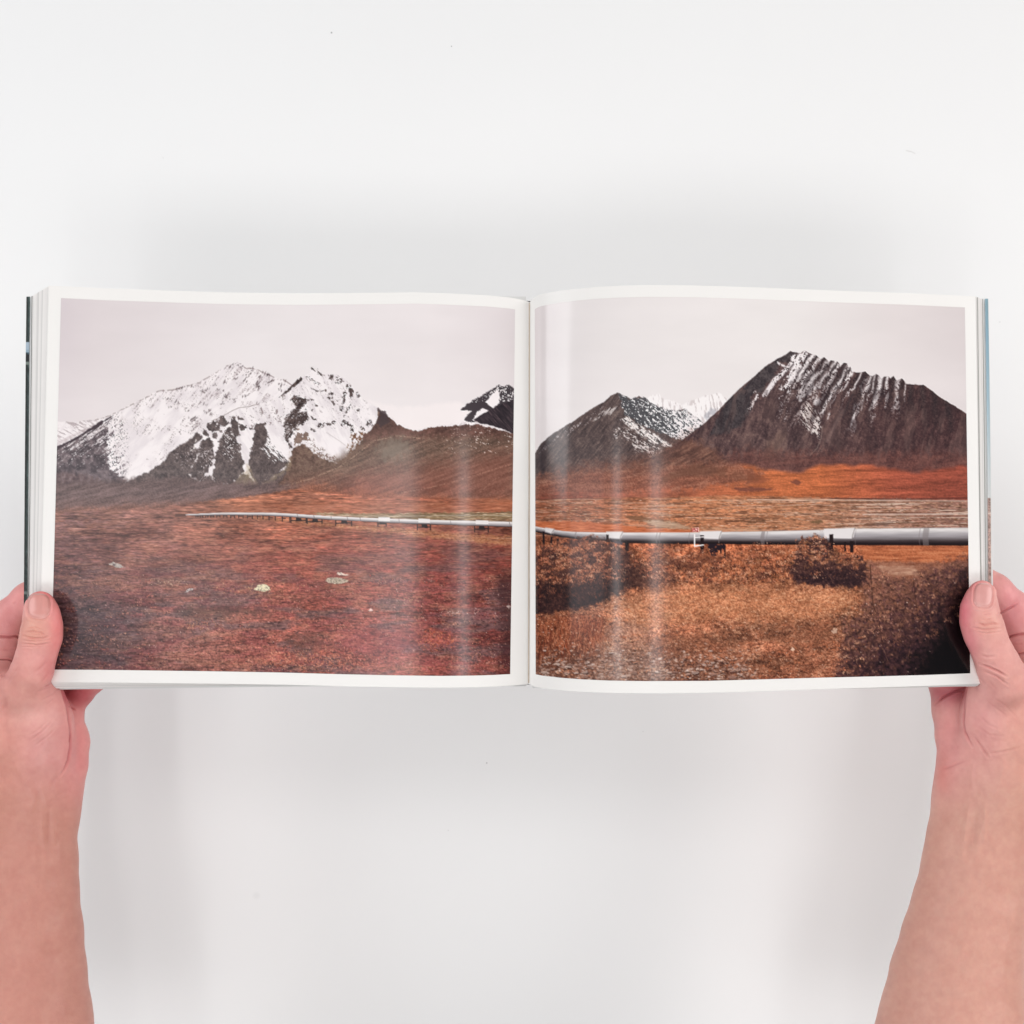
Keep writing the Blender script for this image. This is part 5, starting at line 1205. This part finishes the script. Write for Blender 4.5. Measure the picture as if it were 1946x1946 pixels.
left_creases = [
    # knuckle wrinkles on the thumb
    (cl((300, 915), (400, 903), (500, 915), (560, 955)), 1.5, .42), (cl((285, 958), (400, 988), (520, 988), (610, 958)), 1.6, .55), (cl((275, 1012), (430, 1025), (620, 1000)), 1.3, .34),
    (cl((270, 1050), (450, 1068), (620, 1048)), 1.4, .36), (cl((265, 1088), (400, 1092), (560, 1085)), 1.2, .22), (cl((330, 872), (420, 852), (530, 882)), 1.3, .26), (cl((340, 935), (430, 940), (520, 945)), 1.1, .25),
    # folds at the web
    (cl((540, 1590), (600, 1555), (645, 1508)), 1.7, .6), (cl((470, 1640), (560, 1600), (640, 1570)), 1.5, .3), (cl((420, 1420), (520, 1330), (600, 1250)), 2.5, .25), (cl((500, 1540), (600, 1400)), 2.2, .25),
    (cl((80, 1560), (160, 1420), (240, 1330)), 3.0, .35), (cl((90, 1700), (80, 1800), (10, 1900)), 4.0, .45),
    # fold between the ball of the thumb and the heel
    (cl2((765, 100), (812, 240), (838, 380), (862, 560), (862, 780), (835, 940), (785, 1050), (730, 1120)), 2.0, .95), (cl2((815, 262), (870, 290), (930, 325)), 1.3, .6),
    (cl2((700, 1110), (650, 1200), (640, 1300)), 4.0, .35), (cl2((870, 600), (850, 720)), 1.6, .4),
    # fine skin lines across the ball
    (cl2((360, 700), (520, 580), (650, 440)), 1.6, .16), (cl2((330, 640), (470, 560), (600, 430)), 1.5, .14), (cl2((420, 760), (560, 660), (700, 520)), 1.5, .14), (cl2((500, 200), (640, 130), (700, 60)), 1.8, .22), (cl2((560, 260), (680, 170)), 1.5, .16),
    # creases of the forefinger
    (cl((-60, 962), (0, 965), (130, 972), (200, 960), (265, 992)), 1.8, 1.5, 'full'), (cl((-60, 1238), (0, 1240), (100, 1246), (200, 1282)), 1.4, 1.0, 'full'), (cl((0, 1120), (120, 1130), (220, 1110)), 1.8, .22), (cl((0, 1430), (60, 1440), (110, 1500)), 2.5, .4), (cl((160, 560), (200, 545)), 2, .3),
    # tendons and veins at the wrist
    (cl2((600, 1480), (602, 1600), (600, 1700), (596, 1932)) + cl3((445, 120), (450, 240), (465, 440)), 4.5, .50), (cl2((525, 1440), (525, 1932)) + cl3((390, 100), (400, 250), (440, 620)), 6, -.55), (cl2((675, 1480), (680, 1932)) + cl3((512, 100), (540, 300), (560, 700)), 6, -.55),
    (cl2((120, 900), (300, 1150), (420, 1420), (300, 1750)), 8, -.45), (cl2((80, 200), (60, 500), (100, 760)), 7, .5), (cl2((480, 1180), (540, 1360), (600, 1500)), 6, -.5), (cl2((640, 1400), (760, 1330), (900, 1300)), 4, .25), (cl2((560, 1440), (700, 1420), (880, 1400)), 4, .2),
]
def left_tint(px, py, N, d):
    n = len(px)
    arm = sst(1400, 1560, py + .25 * (60 - px))
    return skin_mix(n, (226, 158, 152), [
        (arm, (198, 138, 124)),
        (blob(px, py, 110, 1190, 16, 60) * .75, (238, 132, 132)), (blob(px, py, 84, 1126, 34, 14) * .8, (236, 128, 126)),
        (blob(px, py, 62, 1205, 34, 22) * .6, (214, 154, 132)), (blob(px, py, 62, 1182, 30, 14) * .5, (222, 160, 140)), (blob(px, py, 100, 1275, 26, 26) * .6, (222, 130, 130)),
        (blob(px, py, 50, 1310, 40, 50) * .4, (222, 166, 150)), (blob(px, py, 20, 1180, 34, 80) * .6 * (d > .578), (222, 138, 140)),
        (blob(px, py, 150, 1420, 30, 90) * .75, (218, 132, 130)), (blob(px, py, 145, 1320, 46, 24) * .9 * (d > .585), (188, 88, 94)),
        (blob(px, py, 90, 1420, 40, 60) * .4, (206, 150, 146)), (blob(px, py, 10, 1420, 40, 120) * .5, (200, 136, 118)), (blob(px, py, 60, 1360, 60, 30) * .35, (226, 174, 164))])
left_hand = make_hand(left_chains, (-170, 1060, 300, 2170, .520, .6500), left_creases, left_tint,
    "left hand and bare forearm, thumb pressed on the dark-edged page corner of the book",
    (73.5, 1151, 22.5, 24.5, 2, .5685, (216, 150, 142), .35), (48, 1560))

# ---------------------------------------------------------------- right hand
cr = lambda *p: crop(1646, 1060, 6.44, *p)
cr2 = lambda *p: crop(1646, 1300, 6.44, *p)
cr3 = lambda *p: crop(1546, 1546, 4.83, *p)
right_chains = [
    ('+', 6, [(1890, 1480, .602, 101, .74), (1876, 1545, .601, 98, .72), (1864, 1600, .600, 98, .73), (1854, 1650, .598, 97, .75), (1841, 1735, .595, 104, .77), (1828, 1800, .592, 111, .79), (1817, 1870, .589, 121, .80), (1811, 1946, .586, 133, .82), (1780, 2100, .580, 146, .84), (1764, 2200, .576, 150, .85)], {}),
    ('+', 14, [(1932, 1340, .592, 78, .80), (1922, 1400, .595, 88, .80), (1908, 1450, .599, 96, .78), (1892, 1500, .602, 98, .74)], {}),
    ('+', 10, [(1976, 1300, .590, 56, .9), (1950, 1380, .594, 84, .8)], {}),
    ('+', 5, [(1818, 1352, .6085, 42, .8), (1824, 1400, .6090, 43.5, .8), (1832, 1440, .6085, 44, .8), (1848, 1480, .607, 56, .8), (1864, 1530, .604, 70, .75)], {}),       # heel
    ('+', 5, [(1814, 1348, .6110, 39, .8), (1806, 1312, .6105, 35, .85), (1782, 1276, .6085, 27), (1738, 1238, .6060, 24), (1704, 1210, .6045, 20)], {}),
    ('+', 5, [(1890, 1336, .611, 40, .9), (1822, 1256, .609, 29), (1760, 1190, .608, 27), (1706, 1142, .609, 22)], {}),
    ('+', 5, [(1930, 1316, .609, 42, .9), (1876, 1220, .6065, 30), (1818, 1146, .609, 28), (1770, 1098, .607, 23)], {}),
    ('+', 6, [(1893, 1325, .585, 56, .85), (1889, 1365, .587, 57, .85), (1894, 1410, .590, 58, .82), (1906, 1450, .595, 62, .8)], {'kin': 6}),                      # ball of the thumb
    ('+', 6, [(1986, 1330, .600, 42, .9), (1968, 1262, .5950, 40), (1950, 1212, .5950, 38), (1924, 1160, .5950, 36), (1890, 1122, .5950, 31), (1850, 1088, .5950, 25)], {}),
    ('+', 7, [(1908, 1292, .573, 49, .82), (1896, 1262, .5670, 38.5, .74), (1884, 1235, .5640, 35.5, .68), (1871, 1203, .5626, 36.8, .65), (1863.5, 1178, .5624, 36.0, .64), (1861.5, 1155, .5628, 32, .62), (1865, 1134, .5637, 25, .60), (1867, 1126, .5641, 22, .58)], {'kin': 4}),
]
right_creases = [
    (cr((1360, 800), (1450, 826), (1560, 802), (1625, 822)), 1.6, .55), (cr((1290, 850), (1450, 884), (1640, 866)), 1.5, .40), (cr((1400, 752), (1470, 765), (1560, 745)), 1.3, .26), (cr((1340, 905), (1480, 925), (1650, 905)), 1.3, .24), (cr((1430, 700), (1540, 690)), 1.2, .18), (cr((1420, 780), (1500, 790), (1590, 775)), 1.1, .25),
    (cr((1400, 1190), (1480, 1215), (1580, 1205)), 2.0, .3), (cr((1380, 1300), (1500, 1342), (1620, 1392), (1720, 1455)), 1.8, .85), (cr((1430, 1385), (1600, 1455), (1740, 1560)), 1.8, .45), (cr((1300, 1400), (1400, 1480), (1470, 1560)), 2, .35), (cr((1500, 1500), (1600, 1620)), 2, .2),
    (cr2((845, 245), (940, 165), (1090, 92), (1240, 48)), 2.0, 1.3), (cr2((1232, 60), (1205, 250), (1190, 470), (1208, 590), (1255, 690), (1300, 765)), 2.0, .95), (cr2((1320, 640), (1420, 785), (1490, 890)), 2.2, .55), (cr2((1090, 700), (1120, 800)), 2.5, .35),
    (cr2((925, 1045), (1040, 1005), (1240, 930)), 2.2, .4), (cr2((960, 1110), (1100, 1090), (1290, 1040)), 3, .25), (cr2((1480, 850), (1600, 840), (1760, 810), (1932, 760)), 2.2, .22),
    (cr2((1330, 500), (1500, 620), (1700, 640)), 2.0, .14), (cr2((1350, 350), (1500, 500), (1650, 560)), 1.8, .14), (cr2((1420, 160), (1600, 300), (1760, 430)), 1.8, .16), (cr2((1500, 130), (1700, 260), (1850, 420)), 1.8, .14),
    (cr2((1350, 1480), (1340, 1600), (1330, 1720), (1310, 1932)) + cr3((1470, 100), (1440, 240), (1390, 420)), 5, .5), (cr2((1270, 1400), (1255, 1490), (1225, 1700), (1195, 1900)) + cr3((1400, 80), (1370, 200), (1330, 340)), 5.5, -.6), (cr2((1455, 1380), (1450, 1480), (1450, 1700), (1440, 1900)) + cr3((1560, 100), (1520, 240), (1480, 460)), 6, -.55),
    (cr2((1320, 930), (1290, 1100), (1300, 1300)), 5, -.35), (cr2((1200, 1480), (1330, 1390), (1380, 1300)), 4, .25), (cr2((1700, 900), (1640, 1200), (1500, 1500)), 8, -.35), (cr3((1880, 700), (1760, 1300), (1700, 1700)), 10, -.4),
    (cr((1610, 700), (1720, 632), (1860, 552)), 1.7, .6), (cr((1720, 1010), (1760, 965), (1850, 940), (1990, 925)), 1.9, 1.5, 'full'), (cr((1840, 1178), (1946, 1165), (2010, 1160)), 1.5, .9, 'full'), (cr((1800, 1060), (1930, 1050)), 2, .25),
]
def right_tint(px, py, N, d):
    n = len(px)
    arm = sst(1390, 1560, py - .25 * (1880 - px))
    return skin_mix(n, (230, 166, 158), [
        (arm, (212, 157, 141)),
        (blob(px, py, 1832, 1165, 16, 50) * .8, (226, 118, 130)), (blob(px, py, 1858, 1112, 30, 14) * .7, (230, 140, 140)),
        (blob(px, py, 1880, 1188, 36, 22) * .5, (220, 160, 142)), (blob(px, py, 1845, 1225, 16, 34) * .6, (226, 132, 140)),
        (blob(px, py, 1925, 1160, 36, 80) * .6 * (d > .578), (224, 136, 144)), (blob(px, py, 1800, 1400, 30, 90) * .6, (222, 146, 144)),
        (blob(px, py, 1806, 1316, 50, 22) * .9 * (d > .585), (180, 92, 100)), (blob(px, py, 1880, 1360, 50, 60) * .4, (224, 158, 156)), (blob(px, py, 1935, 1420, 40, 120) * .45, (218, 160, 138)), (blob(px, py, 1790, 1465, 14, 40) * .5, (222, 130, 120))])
right_hand = make_hand(right_chains, (1650, 1050, 2120, 2170, .520, .6500), right_creases, right_tint,
    "right hand and bare forearm, thumb pressed on the blue-and-rust-edged page corner of the book",
    (1869, 1130.5, 19.0, 23.5, 4, .5670, (220, 158, 152), .55), (1866, 1560))
